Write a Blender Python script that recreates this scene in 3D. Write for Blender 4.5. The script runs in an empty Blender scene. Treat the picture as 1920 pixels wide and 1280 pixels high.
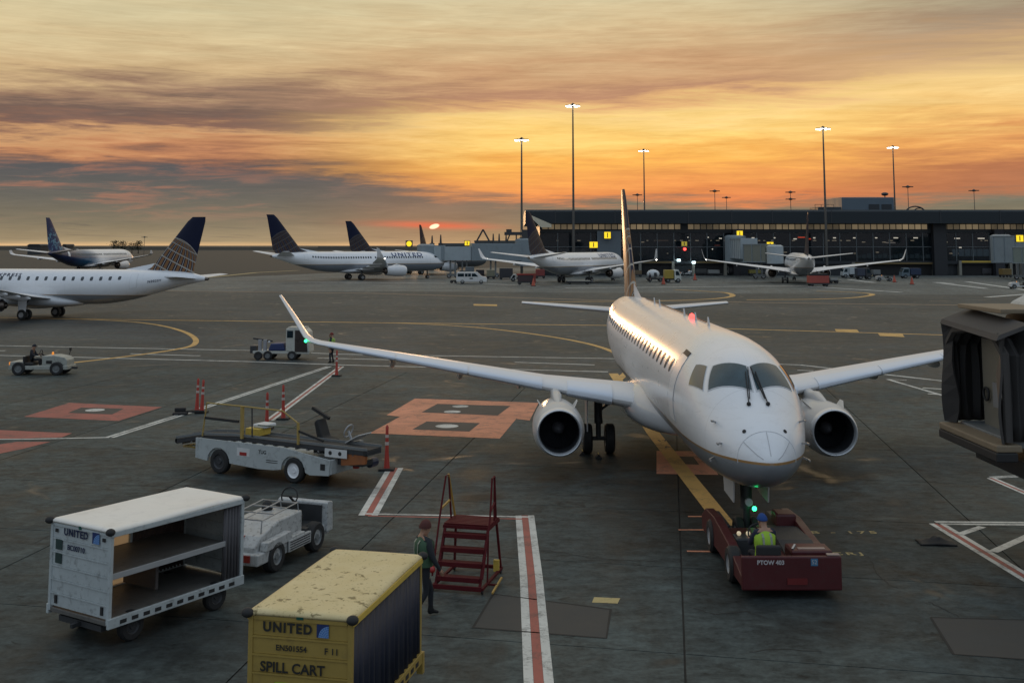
import bpy, math, random
import numpy as np
from mathutils import Vector, Matrix
sc = bpy.context.scene
R = math.radians
rnd = random.Random(7)
# ------------------------------------------------------------------ camera, sky, sun, exposure
F, H, P = 2101.0, 7.017, 0.1065          # focal length in photo pixels, eye height, upward pitch
CY = 459 - F*math.tan(P)
cd = bpy.data.cameras.new('camera'); cam = bpy.data.objects.new('camera', cd)
sc.collection.objects.link(cam); sc.camera = cam
cd.sensor_width = 36; cd.lens = 36*F/1920; cd.shift_y = (CY-640)/1920
cd.clip_start = 0.1; cd.clip_end = 30000
cam.location = (0, 0, H); cam.rotation_euler = (R(90)+P, 0, 0)

class S:                                   # node sockets with arithmetic
    def __init__(s, nt, o): s.nt, s.o = nt, o
    def m(s, op, *a, clamp=False):
        n = s.nt.nodes.new('ShaderNodeMath'); n.operation = op; n.use_clamp = clamp
        s.nt.links.new(s.o, n.inputs[0])
        for i, b in enumerate(a):
            if isinstance(b, S): s.nt.links.new(b.o, n.inputs[i+1])
            else: n.inputs[i+1].default_value = b
        return S(s.nt, n.outputs[0])
    def __add__(s, b): return s.m('ADD', b)
    def __sub__(s, b): return s.m('SUBTRACT', b)
    def __mul__(s, b): return s.m('MULTIPLY', b)
    def __truediv__(s, b): return s.m('DIVIDE', b)
    def step(s, lo, hi):                   # smooth 0..1 between lo and hi
        n = s.nt.nodes.new('ShaderNodeMapRange'); n.interpolation_type = 'SMOOTHSTEP'
        s.nt.links.new(s.o, n.inputs[0]); n.inputs[1].default_value = lo; n.inputs[2].default_value = hi
        return S(s.nt, n.outputs[0])
def ramp(fac, pts, interp='LINEAR'):
    n = fac.nt.nodes.new('ShaderNodeValToRGB'); cr = n.color_ramp; cr.interpolation = interp
    while len(cr.elements) < len(pts): cr.elements.new(0.5)
    for e, (p, c) in zip(cr.elements, pts): e.position = p
    for e, (p, c) in zip(cr.elements, pts): e.position = p; e.color = (*c, 1) if len(c) == 3 else c
    fac.nt.links.new(fac.o, n.inputs[0]); return S(fac.nt, n.outputs[0])
def mixc(nt, fac, a, b, mode='MIX'):
    n = nt.nodes.new('ShaderNodeMix'); n.data_type = 'RGBA'; n.blend_type = mode
    for v, k in ((fac, 0), (a, 6), (b, 7)):
        if isinstance(v, S): nt.links.new(v.o, n.inputs[k])
        elif isinstance(v, (tuple, list)): n.inputs[k].default_value = (*v[:3], 1)
        else: n.inputs[k].default_value = v
    return S(nt, n.outputs[2])
def noise(nt, vec, scale, detail=3, rough=.5, dist=0.0):
    n = nt.nodes.new('ShaderNodeTexNoise'); n.inputs['Scale'].default_value = scale
    n.inputs['Detail'].default_value = detail; n.inputs['Roughness'].default_value = rough
    n.inputs['Distortion'].default_value = dist
    if vec is not None: nt.links.new(vec.o, n.inputs['Vector'])
    return S(nt, n.outputs['Fac'])
def comb(nt, x, y, z):
    n = nt.nodes.new('ShaderNodeCombineXYZ')
    for i, v in enumerate((x, y, z)):
        if isinstance(v, S): nt.links.new(v.o, n.inputs[i])
        else: n.inputs[i].default_value = v
    return S(nt, n.outputs[0])
def sep(nt, vec):
    n = nt.nodes.new('ShaderNodeSeparateXYZ'); nt.links.new(vec.o, n.inputs[0])
    return [S(nt, n.outputs[i]) for i in range(3)]
def lin(r, g, b, k=1.0):
    f = lambda v: ((v/255+.055)/1.055)**2.4 if v > 10 else v/3294.6
    return (f(r)*k, f(g)*k, f(b)*k)

w = bpy.data.worlds.new('World'); sc.world = w; w.use_nodes = True
nt = w.node_tree; nt.nodes.clear()
tc = nt.nodes.new('ShaderNodeTexCoord'); dvec = S(nt, tc.outputs['Generated'])
dx, dy, dz = sep(nt, dvec)
az = dx.m('ARCTAN2', dy) * (180/math.pi)            # degrees, 0 = the way the apron faces, + to the right
el = dz.m('ARCSINE') * (180/math.pi)
# long thin cirrus streaks, slightly tilted
azn = az*0.035; eln = el*0.42
v1 = comb(nt, azn, eln + azn*0.35, 0.0)
n1 = noise(nt, v1, 2.2, 7, .62, .6)
v2 = comb(nt, az*0.10+5.0, el*1.0 - az*0.03, 3.0)
n2 = noise(nt, v2, 2.1, 7, .66, .35)
v3 = comb(nt, az*0.09, el*3.2 + az*0.12, 7.0)
n3 = noise(nt, v3, 1.9, 6, .68, .8)
w1 = (n1-.5)*4.2 + (n2-.5)*2.8 + (n3-.5)*.8
ew = el + w1*(el.step(1.2, 5.0)*.9+.1)*.85 - (az+3.0)*.032              # warped elevation
eb = ramp((az+30)/60, [(0, (.36,)*3), (.12, (.33,)*3), (.32, (.30,)*3), (.46, (.20,)*3), (.55, (.165,)*3), (.75, (.155,)*3), (.9, (.20,)*3), (1, (.24,)*3)], 'EASE')*12.5
q = (el + w1*.62 - eb)/12.5
c_low_l = ramp(el/6, [(0, lin(214,176,128)), (.03, lin(164,144,112)), (.18, lin(130,119,98)), (.38, lin(108,104,95)), (.62, lin(90,89,90)), (1, lin(102,88,86))])
c_low_r = ramp(el/6, [(0, lin(190,160,110)), (.1, lin(160,140,100)), (.22, lin(130,118,96)), (.33, lin(122,116,98)), (.45, lin(120,122,108)), (.7, lin(128,112,98)), (1, lin(150,110,90))])
c_left = ramp((ew+2)/30, [(0, lin(120,92,80)), (.20, lin(118,86,78)), (.22, lin(160,108,82)), (.24, lin(192,132,92)), (.262, lin(202,152,106)), (.279, lin(128,90,78)), (.298, lin(98,74,72)), (.325, lin(146,110,90)), (.364, lin(198,166,122)), (.42, lin(212,190,146)), (.48, lin(206,192,152)), (.56, lin(190,184,160)), (.8, lin(160,168,172)), (1, lin(150,164,178))])
c_mid = ramp((ew+2)/30, [(0, lin(205,112,70)), (.13, lin(226,134,80)), (.16, lin(240,158,86)), (.20, lin(250,182,88)), (.24, lin(254,208,116)), (.275, lin(254,214,134)), (.298, lin(226,172,114)), (.318, lin(178,124,96)), (.346, lin(198,148,106)), (.389, lin(206,168,124)), (.43, lin(212,186,142)), (.48, lin(212,196,156)), (.56, lin(192,184,158)), (.8, lin(160,168,172)), (1, lin(150,164,178))])
c_right = ramp((ew+2)/30, [(0, lin(150,110,90)), (.16, lin(180,116,80)), (.2, lin(226,156,90)), (.24, lin(242,190,110)), (.29, lin(244,206,134)), (.33, lin(216,178,124)), (.36, lin(184,148,112)), (.389, lin(150,126,106)), (.43, lin(156,144,120)), (.48, lin(156,154,136)), (.56, lin(154,156,144)), (.8, lin(155,164,165)), (1, lin(150,164,178))])
up = mixc(nt, az.step(-15.0, 1.0), c_left, c_mid)
up = mixc(nt, az.step(9.0, 25.0), up, c_right)
blush = (n2.step(.46, .66)*el.step(.7, 2.2))*((az*-1.0).step(2.0, 22.0))
c_low_l = mixc(nt, blush*.55, c_low_l, lin(176,116,90))
c_low_l = mixc(nt, n3.step(.52, .72)*.35, c_low_l, lin(70,68,72))
low = mixc(nt, az.step(-6.0, 7.0), c_low_l, c_low_r)
glowband = mixc(nt, q.step(-.035, .045), low, up)
# sun seen through the haze and a thin red cloud beside it
SAZ, SEL = -3.95, 0.93
sx = (az-SAZ); sy = (el-SEL)
redc = (sx/2.6).m('POWER', 2.0) + ((sy-.05+sx*.03+(n3-.5)*.3)/.17).m('POWER', 2.0)
redm = (redc*-1.0).m('EXPONENT')
glowband = mixc(nt, redm*.72, glowband, lin(240,96,66))
halo = ((sx/5.5).m('POWER', 2.0) + (sy/2.2).m('POWER', 2.0))*-1.0
glowband = mixc(nt, halo.m('EXPONENT')*.16, glowband, lin(240,150,90))
sd = ((sx*sx) + ((sy+sx*-.22)*2.1).m('POWER', 2.0)).m('SQRT')
sun_m = sd.m('MULTIPLY', -1.0).step(-.285, -.20)
glowband = mixc(nt, sun_m, glowband, (1.7, .95, .62))
glowband = mixc(nt, el.step(3.0, 9.0)*.16, glowband, lin(208,192,156))
bright = (n2-.5)*.56 + (n3-.5)*.26 + 1.05
glowband = mixc(nt, 1.0, glowband, comb(nt, bright, bright, bright), 'MULTIPLY')
# the rest of the sky: pale cool dusk light overhead and behind
zen = ramp(el/90, [(0, (.30,.30,.33)), (.12, (.38,.42,.46)), (.3, (.46,.56,.68)), (1, (.47,.57,.70))])
front = dy.step(-.25, .75)
zen = mixc(nt, front, zen, ramp(el/90, [(0, (.42,.34,.27)), (.15, (.78,.64,.43)), (.4, (.74,.63,.47)), (1, (.52,.55,.56))]))
side = az.m('ABSOLUTE').step(24.0, 75.0)
high = el.step(13.0, 34.0)
sky = mixc(nt, side.m('MAXIMUM', high), glowband, zen)
# below the horizon (only ever seen in reflections past the ground's edge)
sky = mixc(nt, el.step(-.6, -.15), (.05,.05,.045), sky)
b2 = nt.nodes.new('ShaderNodeBackground'); nt.links.new(sky.o, b2.inputs[0]); b2.inputs[1].default_value = 1.0
wo = nt.nodes.new('ShaderNodeOutputWorld'); nt.links.new(b2.outputs[0], wo.inputs[0])
sl = bpy.data.lights.new('sun', 'SUN'); sl.energy = 0.3; sl.angle = R(3); sl.color = (1, .58, .28)
so = bpy.data.objects.new('sun', sl); sc.collection.objects.link(so)
so.location = (0, 0, 60)
so.rotation_euler = (-Vector((math.sin(R(SAZ))*math.cos(R(1.2)), math.cos(R(SAZ))*math.cos(R(1.2)), math.sin(R(1.2))))).to_track_quat('-Z', 'Y').to_euler()
sc.view_settings.view_transform = 'Standard'; sc.view_settings.look = 'None'
sc.view_settings.exposure = 0; sc.view_settings.gamma = 1

# ------------------------------------------------------------------ helpers
def G(px, py, z=0.0):                      # photo pixel -> point of the plane at height z
    d = (px-960)/F; u = (CY-py)/F
    Y = math.cos(P)-u*math.sin(P); Z = math.sin(P)+u*math.cos(P)
    t = (z-H)/Z
    return (d*t, Y*t)
def AT(px, py, D):                         # photo pixel -> (x, z) on the upright plane y = D
    d = (px-960)/F; u = (CY-py)/F
    Y = math.cos(P)-u*math.sin(P); Z = math.sin(P)+u*math.cos(P)
    t = D/Y
    return (d*t, H+Z*t)
def bsdf(m): return m.node_tree.nodes['Principled BSDF']
MATS = {}
def mat(name, col, rough=.5, metal=0, var=.15, vs=2.0, bump=0.0, bs=30, dirt=0.0, coat=0.0, emit=0, ecol=None, spec=.5):
    if name in MATS: return MATS[name]
    m = bpy.data.materials.new(name); m.use_nodes = True; t = m.node_tree; b = bsdf(m)
    b.inputs['Roughness'].default_value = rough; b.inputs['Metallic'].default_value = metal
    b.inputs['Coat Weight'].default_value = coat; b.inputs['Coat Roughness'].default_value = .12
    b.inputs['Specular IOR Level'].default_value = spec
    c = t.nodes.new('ShaderNodeTexCoord'); o = S(t, c.outputs['Object'])
    n = noise(t, o, vs, 5, .6)
    f = (n-.5)*(2*var)+1.0
    base = mixc(t, 1.0, col, comb(t, f, f, f), 'MULTIPLY')
    if dirt:
        d = noise(t, o, vs*2.7, 6, .7, .4).step(.50, .72)
        base = mixc(t, d*dirt, base, (.045, .04, .034))
    t.links.new(base.o, b.inputs['Base Color'])
    r = (n-.5)*.25+rough; t.links.new(r.o, b.inputs['Roughness'])
    if bump:
        bn = t.nodes.new('ShaderNodeBump'); bn.inputs['Strength'].default_value = bump; bn.inputs['Distance'].default_value = .01
        t.links.new(noise(t, o, bs, 4, .6).o, bn.inputs['Height']); t.links.new(bn.outputs[0], b.inputs['Normal'])
    if emit:
        b.inputs['Emission Color'].default_value = (*(ecol or col), 1); b.inputs['Emission Strength'].default_value = emit
    MATS[name] = m; return m

class MB:                                  # collects geometry for ONE mesh object
    def __init__(s): s.v = []; s.f = []; s.mi = []; s.mats = []; s.cur = 0
    def use(s, m):
        if m not in s.mats: s.mats.append(m)
        s.cur = s.mats.index(m); return s
    def add(s, vs, fs):
        o = len(s.v); s.v += [tuple(v) for v in vs]; s.f += [tuple(i+o for i in f) for f in fs]; s.mi += [s.cur]*len(fs); return s
    def box(s, x0, x1, y0, y1, z0, z1, M=None):
        vs = [(x, y, z) for z in (z0, z1) for y in (y0, y1) for x in (x0, x1)]
        if M is not None: vs = [tuple(M @ Vector(v)) for v in vs]
        return s.add(vs, [(0,2,3,1), (4,5,7,6), (0,1,5,4), (2,6,7,3), (0,4,6,2), (1,3,7,5)])
    def bar(s, p, q, w, h=None, up=(0,0,1)):   # square bar between two points
        p, q = Vector(p), Vector(q); h = h or w; d = (q-p).normalized(); u = Vector(up)
        if abs(d.dot(u)) > .98: u = Vector((1, 0, 0))
        a = d.cross(u).normalized()*w/2; b = a.cross(d).normalized()*h/2
        vs = [c+i*a+j*b for c in (p, q) for j in (-1, 1) for i in (-1, 1)]
        return s.add(vs, [(0,2,3,1), (4,5,7,6), (0,1,5,4), (2,6,7,3), (0,4,6,2), (1,3,7,5)])
    def cyl(s, p, q, r, r2=None, n=12, cap=True):
        p, q = Vector(p), Vector(q); r2 = r if r2 is None else r2; d = (q-p).normalized()
        a = d.orthogonal().normalized(); b = d.cross(a)
        vs = [c+rr*(math.cos(t)*a+math.sin(t)*b) for c, rr in ((p, r), (q, r2)) for t in [2*math.pi*i/n for i in range(n)]]
        fs = [(i, (i+1) % n, n+(i+1) % n, n+i) for i in range(n)]
        if cap: fs += [tuple(range(n))[::-1], tuple(range(n, 2*n))]
        return s.add(vs, fs)
    def tube(s, pts, r, n=8):
        pts = [Vector(p) for p in pts]; rings = []
        for i, p in enumerate(pts):
            d = (pts[min(i+1, len(pts)-1)]-pts[max(i-1, 0)]).normalized()
            if i == 0: a = d.orthogonal().normalized()
            a = (a-d*a.dot(d)).normalized(); b = d.cross(a)
            rings.append([p+r*(math.cos(t)*a+math.sin(t)*b) for t in [2*math.pi*k/n for k in range(n)]])
        return s.loft(rings, True, True)
    def loft(s, rings, closed=True, caps=False):
        n = len(rings[0]); vs = [p for r in rings for p in r]; fs = []
        for j in range(len(rings)-1):
            for i in range(n if closed else n-1):
                k = (i+1) % n; fs.append((j*n+i, j*n+k, (j+1)*n+k, (j+1)*n+i))
        if caps: fs += [tuple(range(n))[::-1], tuple(range((len(rings)-1)*n, len(rings)*n))]
        return s.add(vs, fs)
    def lathe(s, prof, c=(0,0,0), ax=(1,0,0), n=24):   # prof = [(distance along the axis, radius)]
        ax = Vector(ax).normalized(); a = ax.orthogonal().normalized(); b = ax.cross(a); c = Vector(c)
        return s.loft([[c+ax*x+r*(math.cos(t)*a+math.sin(t)*b) for t in [2*math.pi*k/n for k in range(n)]] for x, r in prof], True, False)
    def prism(s, pts, ax, lo, hi):         # 2-D outline pushed along axis ax (0, 1 or 2)
        n = len(pts)
        def put(p, t): q = list(p); q.insert(ax, t); return tuple(q)
        vs = [put(p, lo) for p in pts]+[put(p, hi) for p in pts]
        return s.add(vs, [(i, (i+1) % n, n+(i+1) % n, n+i) for i in range(n)]+[tuple(range(n))[::-1], tuple(range(n, 2*n))])
    def ball(s, c, rx, ry=None, rz=None, n=12, m=8, lo=0.0, hi=math.pi):
        ry = ry or rx; rz = rz or rx
        rings = [[(c[0]+rx*math.sin(f)*math.cos(t), c[1]+ry*math.sin(f)*math.sin(t), c[2]+rz*math.cos(f)) for t in [2*math.pi*k/n for k in range(n)]] for f in [lo+(hi-lo)*(j+.001)/(m+.002) for j in range(m+1)]]
        return s.loft(rings, True, False)
    def mesh(s, name, m=None, smooth=None):
        me = bpy.data.meshes.new(name); me.from_pydata(s.v, [], s.f)
        for x in (s.mats or ([m] if m else [])): me.materials.append(x)
        if s.mats: me.polygons.foreach_set('material_index', s.mi)
        me.update()
        import bmesh as bm_; b = bm_.new(); b.from_mesh(me); bm_.ops.remove_doubles(b, verts=b.verts, dist=1e-5); bm_.ops.recalc_face_normals(b, faces=b.faces); b.to_mesh(me); b.free()
        if smooth:
            me.polygons.foreach_set('use_smooth', [True]*len(me.polygons)); me.set_sharp_from_angle(angle=R(smooth))
        return me
    def build(s, name, m=None, parent=None, smooth=None, bev=0, loc=None):
        return ob(name, s.mesh(name, m, smooth), parent, bev, loc)
def ob(name, me, parent=None, bev=0, loc=None):
    o = bpy.data.objects.new(name, me); sc.collection.objects.link(o)
    if parent is not None: o.parent = parent
    if loc is not None: o.location = loc
    if bev:
        b = o.modifiers.new('bevel', 'BEVEL'); b.width = bev; b.segments = 2; b.limit_method = 'ANGLE'; b.angle_limit = R(40)
    return o
def tag(o, label=None, cat=None, group=None, kind=None):
    for k, v in (('label', label), ('category', cat), ('group', group), ('kind', kind)):
        if v: o[k] = v
    return o
def thing(name, label, cat, loc=(0,0,0), rz=0, group=None, scale=1.0):
    o = bpy.data.objects.new(name, None); sc.collection.objects.link(o); o.empty_display_size = .3
    o.location = loc; o.rotation_euler = (0, 0, rz); o.scale = (scale,)*3
    return tag(o, label, cat, group)
def dup(root, loc, rz, label, scale=None):
    def cp(o, par):
        c = o.copy(); sc.collection.objects.link(c); c.parent = par
        for ch in kids.get(o, []): cp(ch, c)
        return c
    kids = {}
    for o in sc.objects:
        if o.parent: kids.setdefault(o.parent, []).append(o)
    r = cp(root, None); r.location = loc; r.rotation_euler = (0, 0, rz); r['label'] = label
    if scale: r.scale = (scale,)*3
    return r
def text_mesh(txt, size, m, sx=1.0, spacing=1.0, bold=0.0, depth=0.002):
    cu = bpy.data.curves.new('lettering', 'FONT'); cu.body = txt; cu.size = size; cu.align_x = 'CENTER'; cu.align_y = 'CENTER'
    cu.space_character = spacing; cu.offset = bold; cu.extrude = depth; cu.resolution_u = 3
    o = bpy.data.objects.new('lettering', cu); sc.collection.objects.link(o)
    dg = bpy.context.evaluated_depsgraph_get(); me = bpy.data.meshes.new_from_object(o.evaluated_get(dg))
    bpy.data.objects.remove(o); bpy.data.curves.remove(cu)
    me.materials.clear(); me.materials.append(m)
    if sx != 1: me.transform(Matrix.Diagonal((sx, 1, 1, 1)))
    return me
def text(txt, size, m, parent, org, ux, uy, name='lettering', **k):
    me = text_mesh(txt, size, m, **k); ux, uy = Vector(ux).normalized(), Vector(uy).normalized(); uz = ux.cross(uy)
    M = Matrix((( ux.x, uy.x, uz.x, org[0]), (ux.y, uy.y, uz.y, org[1]), (ux.z, uy.z, uz.z, org[2]), (0, 0, 0, 1)))
    me.transform(M); return ob(name, me, parent)
WHITE = mat('white_paint', (.78,.79,.80), .35, var=.05, coat=.3)
DWHITE = mat('dirty_white_paint', (.60,.62,.62), .5, var=.14, vs=3, dirt=.35)
BLACK = mat('black_rubber', (.018,.018,.018), .75)
DARK = mat('dark_steel', (.05,.052,.055), .5, .3)
STEEL = mat('bare_steel', (.42,.42,.42), .38, .9)
GREYP = mat('grey_paint', (.16,.17,.17), .5, dirt=.2)
YELP = mat('yellow_paint', (.60,.42,.07), .5, var=.2, dirt=.3)
REDP = mat('red_paint', (.33,.025,.02), .4, var=.2, dirt=.2)
ORANGE = mat('orange_plastic', (.62,.075,.02), .5)
GLASS = mat('dark_glass', (.008,.022,.030), .10, var=.6, spec=.35)
NAVY = mat('navy_paint', (.012,.02,.06), .35, coat=.3)
SKIN = mat('skin', (.36,.20,.13), .55)
TYRE = BLACK
def wheel(par, x, y, z, r, wd, rim=WHITE, name='wheel', n=20, rr=.55):
    m = MB(); m.lathe([(-wd/2, rr*r), (-wd/2, r*.88), (-wd*.32, r), (wd*.32, r), (wd/2, r*.88), (wd/2, rr*r)], (x, y, z), (0, 1, 0), n)
    w_ = m.build(name, TYRE, par, 40)
    k = MB(); k.lathe([(-wd*.4, .01), (-wd*.42, rr*r*.35), (-wd*.3, rr*r*.45), (-wd*.3, rr*r*.85), (-wd*.46, rr*r), (wd*.46, rr*r), (wd*.3, rr*r*.85), (wd*.3, rr*r*.45), (wd*.42, rr*r*.35), (wd*.4, .01)], (x, y, z), (0, 1, 0), n)
    k.build('rim', rim, w_, 40); return w_
# ------------------------------------------------------------------ aircraft
def pchip(xs, ys, x):
    h = np.diff(xs); d = np.diff(ys)/h; n = len(xs); m = np.zeros(n)
    m[0], m[-1] = d[0], d[-1]
    for i in range(1, n-1):
        if d[i-1]*d[i] > 0:
            w1 = 2*h[i]+h[i-1]; w2 = h[i]+2*h[i-1]; m[i] = (w1+w2)/(w1/d[i-1]+w2/d[i])
    i = min(max(int(np.searchsorted(xs, x))-1, 0), n-2); t = (x-xs[i])/h[i]
    return float((1+2*t)*(1-t)**2*ys[i]+t*(1-t)**2*h[i]*m[i]+t*t*(3-2*t)*ys[i+1]+t*t*(t-1)*h[i]*m[i+1])
class Fus:
    def __init__(s, st):
        s.st = np.array(st, float); s.a = s.st[:, 0]
        s.q = np.sqrt(s.a)                 # root spacing keeps the nose round
    def sec(s, a):
        q = math.sqrt(max(a, 0)); return [pchip(s.q, s.st[:, k], q) for k in (1, 2, 3)]
    def p(s, a, th, off=0.0):              # th in degrees from the crown, + = starboard
        w, zt, zb = s.sec(a); zc = zb+.5*(zt-zb); t = R(th)
        sy, cz = math.sin(t), math.cos(t)
        p = Vector((a, w*sy, zc+(zt-zc)*cz))
        if off:
            n = Vector((0, sy/max(w, .01), cz/max(zt-zc, .01))).normalized()
            w2, zt2, zb2 = s.sec(a+.05); zc2 = zb2+.5*(zt2-zb2)
            ta = Vector((.05, (w2-w)*sy, zc2-zc+((zt2-zc2)-(zt-zc))*cz)); n = (n-ta*(n.dot(ta)/ta.length_squared)).normalized()
            p += n*off
        return p
    def mesh(s, m, stations, n=48):
        s0 = s.st[0]; m.loft([[s.p(a, 360*k/n) for k in range(n)] for a in stations], True, True); return m
    def patch(s, m, c, off, nu=6, nv=6, sink=0.0, rnd_=0.0):   # quad patch of corner (a, th) pairs hugging the skin
        vs = []
        for j in range(nv+1):
            for i in range(nu+1):
                u, v = i/nu, j/nv
                if rnd_:                    # squeeze the corners so the outline is rounded
                    uu, vv = 2*u-1, 2*v-1
                    k = 1-rnd_*(abs(uu*vv)**2); u, v = .5+uu*k/2, .5+vv*k/2
                a = (c[0][0]*(1-u)+c[1][0]*u)*(1-v)+(c[3][0]*(1-u)+c[2][0]*u)*v
                th = (c[0][1]*(1-u)+c[1][1]*u)*(1-v)+(c[3][1]*(1-u)+c[2][1]*u)*v
                vs.append(s.p(a, th, off))
        W = nu+1; fs = [(j*W+i, j*W+i+1, (j+1)*W+i+1, (j+1)*W+i) for j in range(nv) for i in range(nu)]
        o = len(m.v); m.add(vs, fs)
        edge = [i for i in range(W)]+[j*W+nu for j in range(1, nv+1)]+[nv*W+i for i in range(nu-1, -1, -1)]+[j*W for j in range(nv-1, 0, -1)]
        inner = [Vector(vs[e]) for e in edge]       # skirt gives the pane real thickness
        cen = sum((Vector(v) for v in vs), Vector())/len(vs)
        base = s.p(*[sum(q[k] for q in c)/4 for k in (0, 1)]); d = (base-s.p(*[sum(q[k] for q in c)/4 for k in (0, 1)], off=.05)).normalized()
        low = [v+d*(abs(off)+.004) for v in inner]; n = len(inner)
        m.add(inner+low, [(i, (i+1) % n, n+(i+1) % n, n+i) for i in range(n)])
def naca(t, k):                            # half thickness of the section at chord fraction k
    return 5*t*(.2969*math.sqrt(k)-.126*k-.3516*k*k+.2843*k**3-.1036*k**4)
KS = [0, .006, .02, .05, .1, .18, .3, .45, .6, .75, .88, 1.0]
def section(le, chord, t, up=(0,0,1), twist=0.0, camber=.015, ks=KS, aft=(1,0,0)):
    le = Vector(le); up = Vector(up).normalized(); aft = Vector(aft)
    pt = lambda k, sgn: le+aft*(k*chord)+up*((sgn*naca(t, k)+camber*4*k*(1-k)-twist*k)*chord)
    return [pt(k, 1) for k in ks]+[pt(k, -1) for k in reversed(ks[1:-1])]
def surf_mesh(secs, m=None):
    m = m or MB(); m.loft(secs, True, True); return m
def fus_mat(name, up=(.78,.79,.80), low=(.36,.37,.39), zs=2.35, sh=.06, scol=(.42,.22,.06), tail=None, rise=0.0, wl=.35):
    m = bpy.data.materials.new(name); m.use_nodes = True; t = m.node_tree; b = bsdf(m)
    c = t.nodes.new('ShaderNodeTexCoord'); o = S(t, c.outputs['Object']); x, y, z = sep(t, o)
    zz = z-x.step(0.0, 4.0)*rise
    f = zz.m('GREATER_THAN', zs); g = zz.m('GREATER_THAN', zs+sh)
    base = mixc(t, f, low, scol); base = mixc(t, g, base, up)
    if tail:                               # (start, end, colour near, colour far)
        k = (x-(z-3.0)*.9+noise(t, o, .5, 3)*2.0).step(tail[0], tail[1])
        base = mixc(t, k, base, ramp((x-tail[0])/(tail[1]-tail[0]+6), [(0, tail[2]), (.5, tail[2]), (1, tail[3])]))
    n = noise(t, comb(t, x*.6, y, z*2.2), 1.3, 5, .6); v = (n-.5)*.10+1.0
    # skin panel seams
    s1 = ((x*.62).m('FRACT')-.5).m('ABSOLUTE').step(.494, .499)
    base = mixc(t, s1*.30, base, (.25,.25,.26))
    base = mixc(t, 1.0, base, comb(t, v, v, v), 'MULTIPLY')
    dirt = noise(t, comb(t, x*.35, y, z), 2.6, 6, .65).step(.52, .8)*(z*-1.0).step(-2.6, -1.6)
    base = mixc(t, dirt*.45, base, (.12,.10,.085))
    grime = noise(t, comb(t, x*1.1, y*1.1, z*3.5), 1.6, 7, .72, .5).step(.50, .78); base = mixc(t, grime*.16, base, (.25,.22,.19))
    s2 = (((y.m('ARCTAN2', z-3.08))*2.2).m('FRACT')-.5).m('ABSOLUTE').step(.490, .499); base = mixc(t, s2*.16, base, (.25,.25,.26))
    t.links.new(base.o, b.inputs['Base Color'])
    b.inputs['Roughness'].default_value = .3; b.inputs['Coat Weight'].default_value = .5; b.inputs['Coat Roughness'].default_value = .2
    t.links.new(((n-.5)*.2+.3).o, b.inputs['Roughness'])
    return m
def globe_mat(name, a0, z0, Rg, base=(.004,.008,.032), gold=(.26,.13,.05), grid=(.36,.34,.30), lean=.25, fill=True):
    m = bpy.data.materials.new(name); m.use_nodes = True; t = m.node_tree; b = bsdf(m)
    c = t.nodes.new('ShaderNodeTexCoord'); o = S(t, c.outputs['Object']); x, y, z = sep(t, o)
    u = (x-a0)/Rg; v = (z-z0)/Rg; r2 = u*u+v*v
    uu = u*math.cos(lean)+v*math.sin(lean); vv = v*math.cos(lean)-u*math.sin(lean)
    inn = r2.m('LESS_THAN', 1.0)
    lat = vv.m('ARCSINE'); lon = (uu/(vv*vv*-1.0+1.0002).m('SQRT')).m('MINIMUM', 1.0).m('MAXIMUM', -1.0).m('ARCSINE')
    l1 = ((lat*(10/math.pi)).m('FRACT')-.5).m('ABSOLUTE').m('GREATER_THAN', .44)
    l2 = ((lon*(16/math.pi)+.3).m('FRACT')-.5).m('ABSOLUTE').m('GREATER_THAN', .44)
    seg = ((lon*(16/math.pi)+.3).m('FRACT')-.5).m('ABSOLUTE').m('LESS_THAN', .25)
    col = mixc(t, seg*(.85 if fill else .25), base, gold)
    col = mixc(t, l1.m('MAXIMUM', l2), col, grid)
    ring = (r2-.975).m('ABSOLUTE').m('LESS_THAN', .022)
    out = mixc(t, inn, base, col); out = mixc(t, ring, out, grid)
    t.links.new(out.o, b.inputs['Base Color']); b.inputs['Roughness'].default_value = .4; b.inputs['Specular IOR Level'].default_value = .25
    return m
FANM = mat('fan_blade_metal', (.05,.055,.065), .35, .6)
LIPM = mat('engine_lip_metal', (.62,.64,.66), .3, .5, var=.05)
NACM = mat('engine_cowl_paint', (.50,.50,.49), .4, var=.08, coat=.3)
DUCT = mat('dark_engine_duct', (.03,.032,.036), .55)
WINGM = mat('wing_paint', (.70,.70,.70), .42, var=.06)
SLATM = mat('slat_metal', (.66,.71,.78), .38, .15, var=.05)
GREENL = mat('green_lamp', (.05,1,.35), .3, emit=5, ecol=(.03,1,.28))
REDL = mat('red_lamp', (1,.1,.08), .3, emit=3.5, ecol=(1,.06,.05))
WLAMP = mat('white_lamp', (1,.97,.9), .3, emit=16, ecol=(1,.94,.82))
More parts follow.
